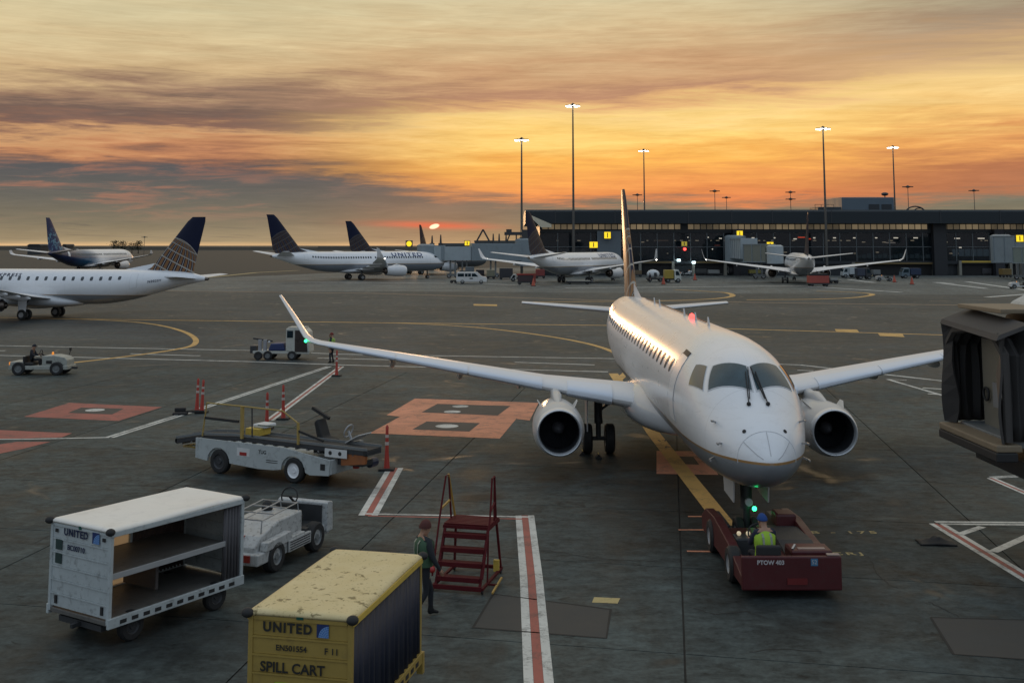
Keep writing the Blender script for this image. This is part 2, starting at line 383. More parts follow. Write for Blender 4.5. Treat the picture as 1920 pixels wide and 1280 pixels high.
def engine(root, a, b, z, r, L, wz, wle, det=True, cowl=NACM):
    """high-bypass engine: cowl, lip, duct, fan blades, spinner, core, strake; hangs on its pylon"""
    e = MB(); e.lathe([(.20, r*.97), (.5, r*1.05), (1.0, r*1.06), (L*.55, r*1.03), (L*.82, r*.93), (L, r*.80), (L, r*.77), (L*.8, r*.82)], (a, b, z), n=40)
    n_ = e.build('engine_cowl', cowl, root, 50)
    e = MB(); e.lathe([(.20, r*.97), (.08, r*.945), (.02, r*.915), (0, r*.885), (.02, r*.855), (.08, r*.83), (.16, r*.815)], (a, b, z), n=40); e.build('intake_lip', LIPM, n_, 60)
    e = MB(); e.lathe([(.16, r*.815), (.5, r*.80), (.95, r*.83), (1.2, r*.83)], (a, b, z), n=40); e.lathe([(1.25, .001), (1.25, r*.83)], (a, b, z), n=24); e.build('intake_duct', DUCT, n_, 60)
    e = MB(); nb = 28 if det else 18
    for k in range(nb):
        t = 2*math.pi*k/nb; dr = Vector((0, math.cos(t), math.sin(t))); ta = Vector((0, -math.sin(t), math.cos(t))); c = Vector((a+.95, b, z))
        r0, r1 = r*.25, r*.81; w0, w1 = r*.045, r*.10
        e.add([c+dr*r0-ta*w0, c+dr*r0+ta*w0+Vector((.16, 0, 0)), c+dr*r1+ta*w1+Vector((.09, 0, 0)), c+dr*r1-ta*w1-Vector((.05, 0, 0))], [(0, 1, 2, 3)])
    e.build('fan', FANM, n_)
    e = MB(); e.lathe([(.62, .002), (.66, r*.07), (.78, r*.16), (.95, r*.25), (1.05, r*.27)], (a, b, z), n=24); e.build('spinner', mat('spinner_grey', (.10,.10,.11), .5), n_, 60)
    e = MB(); e.lathe([(L*.8, r*.6), (L, r*.55), (L+.45, r*.42), (L+.47, r*.36), (L+.3, r*.30), (L+.85, r*.04)], (a, b, z), n=28); e.build('exhaust_core', mat('burnt_metal', (.16,.13,.11), .45, .7), n_, 40)
    for sgn in (-1, 1):                    # nacelle strakes
        t = R(38)*sgn; c0 = Vector((a+.75, b+math.sin(t)*r*1.07, z+math.cos(t)*r*1.07)); o_ = Vector((0, math.sin(t), math.cos(t)))
        e = MB(); e.add([c0, c0+Vector((.75, 0, 0)), c0+Vector((.75, 0, 0))+o_*.20, c0+Vector((.45, 0, 0))+o_*.20]+[v+Vector((0, .02, 0)) for v in (c0, c0+Vector((.75, 0, 0)), c0+Vector((.75, 0, 0))+o_*.2, c0+Vector((.45, 0, 0))+o_*.2)], [(0,1,2,3), (7,6,5,4), (0,4,5,1), (1,5,6,2), (2,6,7,3), (3,7,4,0)])
        if det: e.build('strake', cowl, n_)
    # pylon: a fin from the cowl top up and back under the wing's leading edge
    e = MB(); w_ = .16*r/.8
    prof = [(a+.75, z+r*1.0, .35), (a+1.25, z+r*1.16, .8), (a+1.9, z+r*1.32, 1), (wle-.45, wz-.02, 1), (wle+.25, wz+.02, 1), (wle+1.9, wz-.12, .8)]
    rings = []
    for k, (xa, zt, wf) in enumerate(prof):
        zb = z+r*.8; ww = w_*wf
        rings.append([(xa, b-ww, zb), (xa, b-ww, zt-.08), (xa, b-ww*.4, zt), (xa, b+ww*.4, zt), (xa, b+ww, zt-.08), (xa, b+ww, zb)])
    e.loft(rings, True, True); e.build('pylon', cowl, n_, 50)
def gear(root, a, b, top, r, ntw=2, gap=.38, name='main_landing_gear', braces=True, ww=.32):
    g = MB(); g.cyl((a, b, r), (a, b, r+.55), .09, n=12); g.cyl((a, b, r+.5), (a+.02, b, top), .14, n=12)
    if braces:
        g.bar((a, b, r+.9), (a-.1, b-math.copysign(1.0, b) if b else b, top), .09); g.bar((a, b+math.copysign(.12, b or 1)*-1, r+.5), (a-.45, b, top-.3), .07)
        g.bar((a+.2, b, r+.2), (a+.25, b, r+.65), .05); g.bar((a+.25, b, r+.65), (a, b, r+.85), .05)
    g.cyl((a, b-gap-ww*.3, r), (a, b+gap+ww*.3, r), .07, n=10)
    s_ = g.build(name, DARK, root, 40)
    for k in ((-1, 1) if ntw == 2 else (0,)): wheel(s_, a, b+k*gap, r, r, ww, mat('wheel_grey', (.35,.35,.35), .5, .5), 'wheel', 24)
    return s_
def wingset(root, side, W, det=True):
    """W: list of (b, le_a, le_z, chord, thick) from root to tip, then winglet sections (b, a, z, chord, thick, upvec)"""
    secs = []
    for q in W['sec']:
        b, a, z, c, t = q[:5]; up = q[5] if len(q) > 5 else (0, -.09, 1)
        secs.append(section((a, b*side, z), c, t, (up[0], up[1]*side, up[2]), .02))
    m = surf_mesh(secs); w_ = m.build('wing', W.get('mat', WINGM), root, 35)
    # leading edge slats stand proud of the skin, parted by gaps
    ks = [0, .006, .02, .05, .1, .16]
    for (s0, s1) in W['slats']:
        rings = []
        for f in [s0+(s1-s0)*k/4 for k in range(5)]:
            bs = [q[0] for q in W['sec'][:W['ns']]]; g = lambda k: float(np.interp(f, bs, [q[k] for q in W['sec'][:W['ns']]]))
            a, z, c, t = g(1), g(2), g(3), g(4)
            up = Vector((0, -.09*side, 1)).normalized(); le = Vector((a-.03, f*side, z)); cc = c
            pt = lambda k, sg: le+Vector((k*cc, 0, 0))+up*((sg*(naca(t, k)*1.0+.006)+.015*4*k*(1-k)-.02*k)*cc)
            rings.append([pt(k, 1) for k in reversed(ks)]+[pt(k, -1) for k in ks[1:]])
        e = MB(); e.loft(rings, True, True); e.build('slat', SLATM, w_, 35)
    for (b, l, dz) in W['fair']:           # flap track fairings hang below the trailing edge
        bs = [q[0] for q in W['sec'][:W['ns']]]; g = lambda k: float(np.interp(b, bs, [q[k] for q in W['sec'][:W['ns']]]))
        te = g(1)+g(3); e = MB(); e.ball((te-l*.35, b*side, g(2)-dz), l*.6, .11, .19, 10, 8); e.build('flap_fairing', NACM if det else WINGM, w_, 60)
    return w_
def empennage(root, sp, hmat, fmat):
    for side in (-1, 1):
        secs = [section((a, b*side, z), c, t, (0, -.08*side, 1), 0, 0) for b, a, z, c, t in sp['h']]
        surf_mesh(secs).build('tailplane', hmat, root, 35)
    secs = [section((a, 0, z), c, t, (0, 1, 0), 0, 0) for z, a, c, t in sp['f']]
    return surf_mesh(secs).build('fin', fmat, root, 35)
def door_panel(fz, root, a0, a1, th0, th1, m, name='door'):
    e = MB(); fz.patch(e, [(a0, th0), (a1, th0), (a1, th1), (a0, th1)], .012, 4, 8); d = e.build(name, m, root, 40)
    e = MB()
    for (p, q) in (((a0, th0), (a1, th0)), ((a1, th0), (a1, th1)), ((a1, th1), (a0, th1)), ((a0, th1), (a0, th0))):
        e.tube([fz.p(p[0]+(q[0]-p[0])*k/6, p[1]+(q[1]-p[1])*k/6, .010) for k in range(7)], .007, 4)
    e.build('door_edge', mat('seal_grey', (.30,.30,.31), .6), d); return d
def curved_text(fz, root, txt, size, ac, thc, m, dirn=1, name='lettering', spacing=1.15, bold=.02, sx=1.1):
    """print wrapped round the fuselage; dirn=+1: text runs aft -> nose on starboard, see code"""
    me = text_mesh(txt, size, m, sx=sx, spacing=spacing, bold=bold*size, depth=0)
    import bmesh as bm_; b_ = bm_.new(); b_.from_mesh(me); bm_.ops.triangulate(b_, faces=b_.faces)
    for _ in range(2): bm_.ops.subdivide_edges(b_, edges=[e_ for e_ in b_.edges if e_.calc_length() > size*.12], cuts=1); bm_.ops.triangulate(b_, faces=b_.faces)
    b_.to_mesh(me); b_.free()
    w, zt, zb = fz.sec(ac); rr = (w+(zt-zb)/2)/2
    for v in me.vertices:
        x, y = v.co.x, v.co.y
        side = 1 if thc > 0 else -1
        a = ac - x*side if side == 1 else ac + x       # reads left to right seen from outside
        v.co = fz.p(a, thc - side*math.degrees(y/rr), .03)
    return ob(name, me, root)

def fus_stations(L, w, zt, zb, tip, kx, tail0, tz, sx=1.0, sz=1.0):
    h = zt-zb; k = kx
    tz0 = (tip-zb)/h
    st = [(0, .0, tip+.001, tip-.001), (.02*k, .10, tip+.07, tip-.06), (.1*k, .27, tip+.19, tip-.17), (.3*k, .50, tip+.40, tip-.36), (.7*k, .78, tip+.70, tip-.60), (1.4*k, 1.09, None, None)]
    return st
# ---- regional jet, about 31.7 m long
E_ST = [(0,.0,2.32,2.28), (.02,.11,2.42,2.20), (.1,.27,2.54,2.06), (.3,.50,2.78,1.89), (.7,.78,3.12,1.72), (1.3,1.06,3.50,1.57), (1.75,1.19,3.84,1.51), (2.15,1.28,4.14,1.47),
        (2.6,1.36,4.36,1.44), (3.3,1.44,4.56,1.41), (4.2,1.49,4.69,1.40), (5.5,1.505,4.75,1.40), (8,1.505,4.75,1.40), (14,1.505,4.75,1.40), (20.5,1.505,4.75,1.42), (23,1.46,4.75,1.68), (25,1.34,4.74,2.08), (27,1.12,4.70,2.62), (28.7,.88,4.62,3.06), (30.2,.60,4.46,3.42), (31.2,.34,4.24,3.62), (31.68,.16,4.08,3.72)]
E_A = [0,.008,.02,.05,.1,.18,.3,.45,.65,.9,1.15,1.4,1.65,1.9,2.15,2.4,2.7,3.0,3.4,3.9,4.5,5.2,6,8,10,13,16,19,20.5,21.5,22.5,23.5,24.5,25.5,26.5,27.5,28.5,29.3,30,30.6,31.1,31.45,31.68]
def regional_jet(label, loc, yaw, scale, livery, near, det=True):
    root = thing('regional_jet', label, 'airplane', (*loc, 0), R(90-yaw), None, scale)
    fz = Fus(E_ST)
    body = mat_body = fus_mat(livery+'_fuselage_paint', zs=2.30, sh=.055, scol=(.36,.20,.07), low=(.22,.235,.25), rise=0.0)
    m = MB(); fz.mesh(m, E_A, 56); m.build('fuselage', body, root, 60)
    # belly fairing at the wing root
    e = MB(); rings = []
    for a, w, zt, zb in ((9.2,.3,1.9,1.38), (9.9,1.0,2.2,1.25), (10.8,1.62,2.55,1.16), (12,1.92,2.72,1.08), (14,1.98,2.62,1.04), (16.2,1.85,2.35,1.06), (18,1.3,2.0,1.2), (19.2,.5,1.8,1.36)):
        zc = (zt+zb)/2; rings.append([(a, w*math.copysign(abs(math.sin(t))**.75, math.sin(t)), zc+(zt-zc)*math.copysign(abs(math.cos(t))**.85, math.cos(t))) for t in [2*math.pi*k/32 for k in range(32)]])
    e.loft(rings, True, True); e.build('wing_fairing', mat('fairing_paint', (.52,.53,.54), .18, var=.12, vs=.8, coat=.8), root, 60)
    # cockpit glass: two front panes, two side panes
    for s_ in (-1, 1):
        for pane, c in (('windscreen_pane', [(1.54, 2.2*s_), (2.08, 50.5*s_), (2.62, 33.5*s_), (2.20, 1.9*s_)]), ('side_pane', [(2.24, 55.5*s_), (3.05, 64*s_), (3.32, 46*s_), (2.80, 38.5*s_)])):
            e = MB(); fz.patch(e, c, .016, 8, 8, rnd_=.035); g_ = e.build(pane, mat('windscreen_glass', (.040,.075,.090), .10, var=.7, vs=1.5, spec=.5) if pane[0] == 'w' else mat('side_glass', (.09,.085,.07), .08, spec=.8), root, 30)
            e = MB(); cc = [(sum(q[0] for q in c)/4, sum(q[1] for q in c)/4)]
            gr = [(cc[0][0]+(q[0]-cc[0][0])*1.09, cc[0][1]+(q[1]-cc[0][1])*1.07) for q in c]
            fz.patch(e, gr, .008, 8, 8, rnd_=.03); e.build('window_frame', mat('frame_grey', (.55,.56,.57), .4), g_, 30)
    # wipers
    for s_ in (-1, 1):
        p0, p1 = fz.p(1.20, 12*s_, .03), fz.p(2.0, 5*s_, .05)
        e = MB(); e.bar(p0, p1, .022); e.bar(fz.p(1.32, 9*s_, .05), fz.p(2.12, 1.2*s_, .05), .022); e.ball(p0, .05); e.build('wiper', BLACK, root)
    # cabin windows
    wm = mat('cabin_window_glass', (.02,.025,.03), .12, spec=.8)
    wins = [5.7+.985*k for k in range(19)] if not near else [5.6+.82*k for k in range(24)]
    sides = (-1, 1)
    for s_ in sides:
        for k, a in enumerate(wins):
            hl = .115 if near else .16; t0, t1 = (56, 69) if near else (54, 69)
            e = MB(); fz.patch(e, [(a-hl, t1*s_), (a+hl, t1*s_), (a+hl, t0*s_), (a-hl, t0*s_)], .010, 4, 4, rnd_=.16); e.build('window', wm, root, 40)
    for s_ in sides:
        door_panel(fz, root, 4.25, 5.05, 47*s_, 106*s_, WHITE); door_panel(fz, root, 24.55, 25.25, 46*s_, 106*s_, WHITE)
    # open service-hatch handle recess above the forward starboard door
    if near:
        e = MB(); fz.patch(e, [(4.3, 47), (4.95, 47), (4.95, 42), (4.3, 42)], .02, 4, 2); e.build('door_recess', mat('recess_dark', (.06,.045,.035), .6), root)
        for a, th in ((.62, 38), (.62, -38)):
            e = MB(); c0 = fz.p(a, th, .012); n0 = (fz.p(a, th, .05)-fz.p(a, th)).normalized(); e.cyl(fz.p(a, th), c0, .045, n=14); e.build('vent', BLACK, root)
        for a, th in ((1.35, 62), (1.35, -62), (.95, 80), (.95, -80), (1.3, 108), (1.3, -108)):
            e = MB(); p0 = fz.p(a, th); p1 = fz.p(a, th, .12); e.bar(p0, p1, .04); e.bar(p1, p1+Vector((-.14, 0, 0)), .035); e.build('air_probe', STEEL, root)
        for th in (-52, 0, 52):   # lightning strips on the radome
            e = MB(); e.tube([fz.p(a, th, .006) for a in (.06, .15, .25, .36, .46)], .007, 4); e.build('radome_strip', mat('strip_grey', (.45,.45,.46), .5), root)
        e = MB(); e.tube([fz.p(.48, t, .004) for t in range(-100, 101, 10)], .006, 4); e.build('radome_seam', mat('seam_grey', (.68,.69,.70), .5), root)
        for a in (7.2, 9.4, 11.6, 17.5, 19.0):
            e = MB(); z0 = 4.74; e.prism([(a, z0), (a+.3, z0), (a+.34, z0+.24), (a+.24, z0+.24)], 1, -.015, .015); e.build('antenna', mat('antenna_grey', (.5,.5,.5), .5), root)
        e = MB(); e.tube([fz.p(a, -5, .03) for a in (8.5, 11, 14, 17, 20, 23)], .02, 5); e.build('roof_cable', mat('cable_brown', (.16,.09,.06), .6), root)
        e = MB(); e.ball((10.3, 0, 4.80), .09, .09, .12); b_ = e.build('beacon', REDL, root, 60)
    # wings
    sec = [(1.0,11.0,1.98,5.5,.15), (1.9,11.5,2.10,4.9,.145), (4.4,12.72,2.38,3.55,.125), (8.6,14.8,2.92,2.45,.115), (12.6,16.75,3.42,1.42,.11), (12.95,16.96,3.50,1.30,.11,(0,-.35,1)), (13.2,17.12,3.68,1.2,.10,(0,-.8,.7)), (13.75,17.55,4.42,.9,.10,(0,-1,.55)), (14.3,18.0,5.12,.55,.10,(0,-1,.6))]
    W = dict(sec=sec, ns=5, slats=[(2.35,3.75), (4.55,7.0), (7.06,9.6), (9.66,12.2)], fair=[(5.3,1.6,.34), (7.4,1.5,.36), (9.9,1.3,.34)])
    for s_ in (-1, 1):
        w_ = wingset(root, s_, W, det)
        engine(root, 9.6, 4.13*s_, 1.42, .745, 3.3, 2.36, 12.6, det)
        gear(root, 14.3, 2.6*s_, 2.1, .49)
        e = MB(); e.prism([(13.9, .75), (14.7, .75), (14.8, 2.0), (13.8, 2.0)], 1, 3.0*s_-.02, 3.0*s_+.02); e.build('gear_door', WHITE, root)
        e = MB(); e.ball((16.95, 13.08*s_, 3.52), .055, .055, .055); e.build('navigation_light', GREENL if s_ == 1 else REDL, w_, 60)
    gear(root, 2.75, 0, 1.7, .30, 2, .2, 'nose_landing_gear', False, .2)
    e = MB(); e.prism([(2.2, 1.05), (3.3, 1.1), (3.4, 1.55), (2.1, 1.6)], 1, -.42, -.39); e.build('gear_door', NACM, root)
    e = MB(); e.prism([(2.2, 1.05), (3.3, 1.1), (3.4, 1.55), (2.1, 1.6)], 1, .39, .42); e.build('gear_door', NACM, root)
    if near:
        e = MB(); e.cyl((2.5, 0, 1.0), (2.42, 0, 1.0), .09, n=14); e.build('taxi_light', mat('light_glass', (.5,.55,.55), .1), root)
        e = MB(); e.ball((2.42, -.12, .86), .055); e.build('indicator_light', GREENL, root, 60)
    gm = globe_mat(livery+'_tail_paint', 27.9, 4.6, 3.25, lean=-.45)
    empennage(root, dict(h=[(.3,28.0,3.92,2.9,.10), (5.0,30.2,4.22,1.25,.10)], f=[(4.45,24.9,5.6,.085), (4.95,26.0,4.45,.09), (5.5,26.5,4.1,.09), (9.3,29.65,1.85,.09), (9.73,30.15,1.35,.08)]), WINGM, gm)
    e = MB(); e.add([(23.2,0,4.74), (25.4,.06,4.74), (25.4,-.06,4.74), (26.4,0,5.35), (26.4,.08,4.7), (26.4,-.08,4.7)], [(0,1,3), (0,3,2), (1,4,3), (2,3,5), (4,5,3), (0,2,1), (1,2,5,4)]); e.build('dorsal_fin', WHITE, root, 40)
    e = MB(); e.lathe([(0, .17), (.3, .15), (.42, .11), (.40, .08)], (31.6, 0, 3.9), n=18); e.build('exhaust_cone', mat('tail_exhaust_metal', (.16,.14,.12), .4, .8), root, 40)
    return root, fz

# ---- narrow-body airliner, about 39.5 m long, blended winglets
def airliner_stations(L=38.0):
    return [(0,.0,3.02,2.98), (.03,.12,3.12,2.86), (.15,.34,3.30,2.62), (.5,.68,3.62,2.34), (1.1,1.02,3.98,2.06), (1.8,1.30,4.40,1.84), (2.5,1.5,4.86,1.70), (3.3,1.66,5.16,1.60), (4.6,1.80,5.40,1.52), (6.5,1.88,5.5,1.5), (12,1.88,5.5,1.5), (25,1.88,5.5,1.5), (28,1.82,5.5,1.72), (31,1.6,5.5,2.4), (33.5,1.25,5.42,3.1), (35.8,.8,5.25,3.85), (37.3,.42,5.02,4.3), (L,.15,4.8,4.55)]
A_A = [0,.01,.03,.08,.15,.3,.5,.8,1.1,1.5,1.9,2.3,2.7,3.2,3.8,4.6,5.5,6.5,9,12,18,25,27,29,31,32.5,34,35,36,36.8,37.5,38.0]
def airliner(label, loc, yaw, scale, name, bodym, finm, txt=None, txtm=None, sharklets=False):
    root = thing('airliner', label, 'airplane', (*loc, 0), R(90-yaw), None, scale)
    fz = Fus(airliner_stations()); m = MB(); fz.mesh(m, A_A, 40); m.build('fuselage', bodym, root, 60)
    wm = mat('cabin_window_glass', (.02,.025,.03), .12, spec=.8)
    for s_ in (-1, 1):
        e = MB()
        for k in range(46):
            a = 6.2+.533*k
            if 17.0 < a < 17.6: continue
            fz.patch(e, [(a-.16, 71*s_), (a+.16, 71*s_), (a+.16, 59*s_), (a-.16, 59*s_)], .012, 1, 1)
        e.build('cabin_windows', wm, root)['kind'] = 'stuff'
        for pane, c in (('windscreen_pane', [(1.72, 4*s_), (2.0, 42*s_), (2.55, 36*s_), (2.35, 3*s_)]), ('side_pane', [(2.05, 46*s_), (3.0, 60*s_), (3.15, 46*s_), (2.6, 38*s_)])):
            e = MB(); fz.patch(e, c, .02, 3, 3); e.build(pane, GLASS, root, 30)
        door_panel(fz, root, 4.3, 5.15, 52*s_, 100*s_, WHITE); door_panel(fz, root, 31.2, 31.9, 45*s_, 92*s_, WHITE)
    sec = [(1.2,13.4,2.05,8.2,.14), (2.2,14.1,2.2,7.0,.135), (5.8,16.3,2.75,4.5,.12), (11,19.5,3.45,3.0,.11), (16.6,22.9,4.22,1.75,.10), (17.1,23.25,4.32,1.6,.10,(0,-.35,1)), (17.5,23.6,4.6,1.4,.07,(0,-.8,.6)), (17.7,24.1,5.2,1.0,.06,(0,-1,.2)), (17.95,24.8,6.2,.5,.06,(0,-1,.15))]
    if sharklets: sec = sec[:7]+[(17.6,24.2,5.3,.9,.09,(0,-1,.2))]
    W = dict(sec=sec, ns=5, slats=[(3,4.6), (6.2,9.4), (9.5,12.8), (12.9,16.2)], fair=[(4,2.8,.35), (7.6,2.6,.32), (11.6,2.2,.28)])
    for s_ in (-1, 1):
        w_ = wingset(root, s_, W, False)
        engine(root, 12.0, 4.9*s_, 1.75, 1.02, 4.3, 2.62, 15.9, False, mat('airliner_cowl_paint', (.66,.67,.68), .35, coat=.3))
        gear(root, 20.5, 2.86*s_, 2.3, .56, 2, .43, 'main_landing_gear')
        if sharklets: continue
        e = MB(); e.ball((23.15, 17.15*s_, 4.3), .09); e.build('wingtip_light', WLAMP, w_, 60)
    gear(root, 4.0, 0, 1.9, .34, 2, .22, 'nose_landing_gear', False, .2)
    e = MB(); rings = []
    for a, w, zt, zb in ((11.5,.4,2.1,1.5), (13,1.7,2.6,1.3), (15,2.25,2.75,1.18), (19,2.3,2.6,1.15), (22.5,1.7,2.2,1.25), (24.5,.5,1.9,1.5)):
        zc = (zt+zb)/2; rings.append([(a, w*math.sin(t), zc+(zt-zc)*math.cos(t)) for t in [2*math.pi*k/24 for k in range(24)]])
    e.loft(rings, True, True); e.build('wing_fairing', mat('fairing_paint', (.52,.53,.54), .3), root, 60)
    empennage(root, dict(h=[(.4,33.4,4.75,3.7,.10), (7.17,37.6,5.6,1.3,.10)], f=[(5.2,29.8,7.4,.085), (6.1,32.2,5.6,.09), (11.9,37.0,2.0,.09), (12.5,37.7,1.5,.08)]), WINGM, finm)
    e = MB(); e.add([(28.4,0,5.49), (31,.1,5.5), (31,-.1,5.5), (32.6,0,6.2), (32.6,.12,5.4), (32.6,-.12,5.4)], [(0,1,3), (0,3,2), (1,4,3), (2,3,5), (4,5,3), (0,2,1), (1,2,5,4)]); e.build('dorsal_fin', WHITE, root, 40)
    e = MB(); e.lathe([(0, .2), (.35, .15), (.33, .1)], (37.9, 0, 4.68), n=14); e.build('exhaust_cone', mat('tail_exhaust_metal', (.16,.14,.12), .4, .8), root, 40)
    if txt: curved_text(fz, root, txt, 1.35, 9.6, 47, txtm, sx=1.25, spacing=1.25)
    return root, fz
# ------------------------------------------------------------------ ground
def ground_mat(name, base, alt, kind):
    m = bpy.data.materials.new(name); m.use_nodes = True; t = m.node_tree; b = bsdf(m)
    g = t.nodes.new('ShaderNodeNewGeometry'); p = S(t, g.outputs['Position']); x, y, z = sep(t, p)
    oi = t.nodes.new('ShaderNodeObjectInfo'); rn = S(t, oi.outputs['Random'])
    flat = comb(t, x, y, 0.0)
    big = noise(t, flat, .07, 4, .6, .6); med = noise(t, flat, .55, 6, .65, .5); fine = noise(t, flat, 9.0, 5, .7); grit = noise(t, flat, 60, 2, .6)
    c = mixc(t, big.step(.35, .65), base, alt)
    mid = noise(t, comb(t, x*1.0, y*1.5, 2.0), 2.1, 6, .72, .4)
    v = (med-.5)*2.2 + (mid-.5)*3.0 + (fine-.5)*1.5 + (grit-.5)*.35 + 1.0
    if kind == 'slab': v = v + (rn-.5)*.30
    c = mixc(t, 1.0, c, comb(t, v, v, v), 'MULTIPLY')
    # long rubber and fluid streaks, along the taxiing direction or the parking direction
    if kind == 'taxi': s = comb(t, (x+y*-.24)*.03, (y+x*.24)*1.1, 0.0)
    else: s = comb(t, (x-y*.14)*.75, (y+x*.14)*.09, 0.0)
    st = noise(t, s, 1.0, 6, .68, .3).step(.47, .70)
    c = mixc(t, st*(.7 if kind == 'taxi' else .55), c, tuple(k*.38 for k in base))
    pale = noise(t, comb(t, x*.35+9, y*.55, 0.0), 1.0, 6, .7, .8).step(.56, .74)
    c = mixc(t, pale*.6, c, tuple(min(1, k*1.9) for k in alt))
    oil = noise(t, comb(t, x+40, y, 0.0), .42, 3, .5, 1.2).step(.63, .74)
    c = mixc(t, oil*.55, c, (.014, .013, .012))
    sp = noise(t, comb(t, x, y, 5.0), 2.3, 3, .5, .6).step(.69, .74); c = mixc(t, sp*.6, c, (.012,.011,.010))
    rust = noise(t, comb(t, x-20, y+11, 0.0), .25, 5, .7, .9).step(.57, .75); c = mixc(t, rust*.2, c, (.075,.045,.022))
    if kind == 'slab':                     # dark fluid stains doubling as painted shade under parked aircraft and tractors
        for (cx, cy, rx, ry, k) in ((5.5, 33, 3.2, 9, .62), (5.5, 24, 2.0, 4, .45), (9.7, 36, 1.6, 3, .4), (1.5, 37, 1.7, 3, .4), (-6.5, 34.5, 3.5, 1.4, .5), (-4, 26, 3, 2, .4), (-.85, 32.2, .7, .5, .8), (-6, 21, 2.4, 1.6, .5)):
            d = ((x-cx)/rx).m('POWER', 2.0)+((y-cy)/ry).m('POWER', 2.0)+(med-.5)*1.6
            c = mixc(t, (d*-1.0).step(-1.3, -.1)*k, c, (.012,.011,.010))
    t.links.new(c.o, b.inputs['Base Color'])
    r = (med-.5)*.5+(st*-.10)+(oil*-.25)+(.66 if kind != 'taxi' else .62); t.links.new(r.o, b.inputs['Roughness'])
    b.inputs['Specular IOR Level'].default_value = .14
    bn = t.nodes.new('ShaderNodeBump'); bn.inputs['Strength'].default_value = .25; bn.inputs['Distance'].default_value = .01
    t.links.new(((fine*.6)+(grit*.4)).o, bn.inputs['Height']); t.links.new(bn.outputs[0], b.inputs['Normal'])
    return m
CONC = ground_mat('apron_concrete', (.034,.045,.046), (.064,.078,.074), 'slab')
FARC = ground_mat('far_concrete', (.100,.111,.106), (.145,.153,.140), 'far')
TAXI = ground_mat('taxiway_asphalt', (.038,.047,.048), (.064,.073,.072), 'taxi')
def paint(name, col, wear=.5):
    m = bpy.data.materials.new(name); m.use_nodes = True; t = m.node_tree; b = bsdf(m)
    g = t.nodes.new('ShaderNodeNewGeometry'); p = S(t, g.outputs['Position'])
    n1 = noise(t, p, 1.4, 6, .75, .5); n2 = noise(t, p, 14, 4, .7)
    f = (n1*.65+n2*.35).step(.50-.06*wear, .66-.05*wear)
    v = (noise(t, p, .5, 5)-.5)*.7+1.0
    c = mixc(t, f*(.35+wear*.5), col, (.06,.058,.05)); c = mixc(t, 1.0, c, comb(t, v, v, v), 'MULTIPLY')
    t.links.new(c.o, b.inputs['Base Color']); b.inputs['Roughness'].default_value = .7; return m
PW = paint('white_road_paint', (.58,.58,.53), .6); PR = paint('red_road_paint', (.34,.095,.070), .5); PY = paint('yellow_road_paint', (.62,.37,.11), .45)
PO = paint('orange_road_paint', (.62,.25,.14), .45); PK = paint('black_road_paint', (.030,.030,.030), .3); PYF = paint('pale_yellow_paint', (.42,.33,.14), .4)
ground = MB().add([(-9000,-200,-.03), (9000,-200,-.03), (9000,9000,-.03), (-9000,9000,-.03)], [(0,1,2,3)]).build('ground', FARC)
tag(ground, kind='structure')
def sheet(name, pts, m, z=.004, par=ground):
    vs = [(*p, z) for p in pts]; me = bpy.data.meshes.new(name); me.from_pydata(vs, [], [tuple(range(len(vs)))]); me.materials.append(m); me.update()
    if me.polygons[0].normal.z < 0: me.flip_normals()
    return ob(name, me, par)
def psheet(name, px, m, z=.004): return sheet(name, [G(*p) for p in px], m, z)
def stripe(name, pts, w_, m, z=.004, off=0.0, par=ground):     # painted line of constant width along points
    pts = [Vector((p[0], p[1])) for p in pts]; L = []; Rr = []
    for i, p in enumerate(pts):
        d = (pts[min(i+1, len(pts)-1)]-pts[max(i-1, 0)]).normalized(); n = Vector((-d.y, d.x))
        k = 1.0
        if 0 < i < len(pts)-1:
            d1 = (pts[i+1]-p).normalized(); n1 = Vector((-d1.y, d1.x)); k = 1/max(.5, n.dot(n1))
        L.append(p+n*(off+w_/2)*k); Rr.append(p+n*(off-w_/2)*k)
    vs = [(v.x, v.y, z) for v in L+Rr]; n = len(L)
    me = bpy.data.meshes.new(name); me.from_pydata(vs, [], [(i, i+1, n+i+1, n+i) for i in range(n-1)]); me.materials.append(m); me.update()
    if me.polygons[0].normal.z < 0: me.flip_normals()
    return ob(name, me, par)
def pstripe(name, px, w_, m, z=.004, off=0.0): return stripe(name, [G(*p) for p in px], w_, m, z, off)
def smooth(pts, n=6):                      # Catmull-Rom through ground points
    o = []; P_ = [Vector(p) for p in pts]; P_ = [P_[0]*2-P_[1]]+P_+[P_[-1]*2-P_[-2]]
    for i in range(1, len(P_)-2):
        a, b, c, d = P_[i-1:i+3]
        for k in range(n):
            t = k/n; o.append(.5*((2*b)+(c-a)*t+(2*a-5*b+4*c-d)*t*t+(3*b-a-3*c+d)*t**3))
    return o+[P_[-2]]
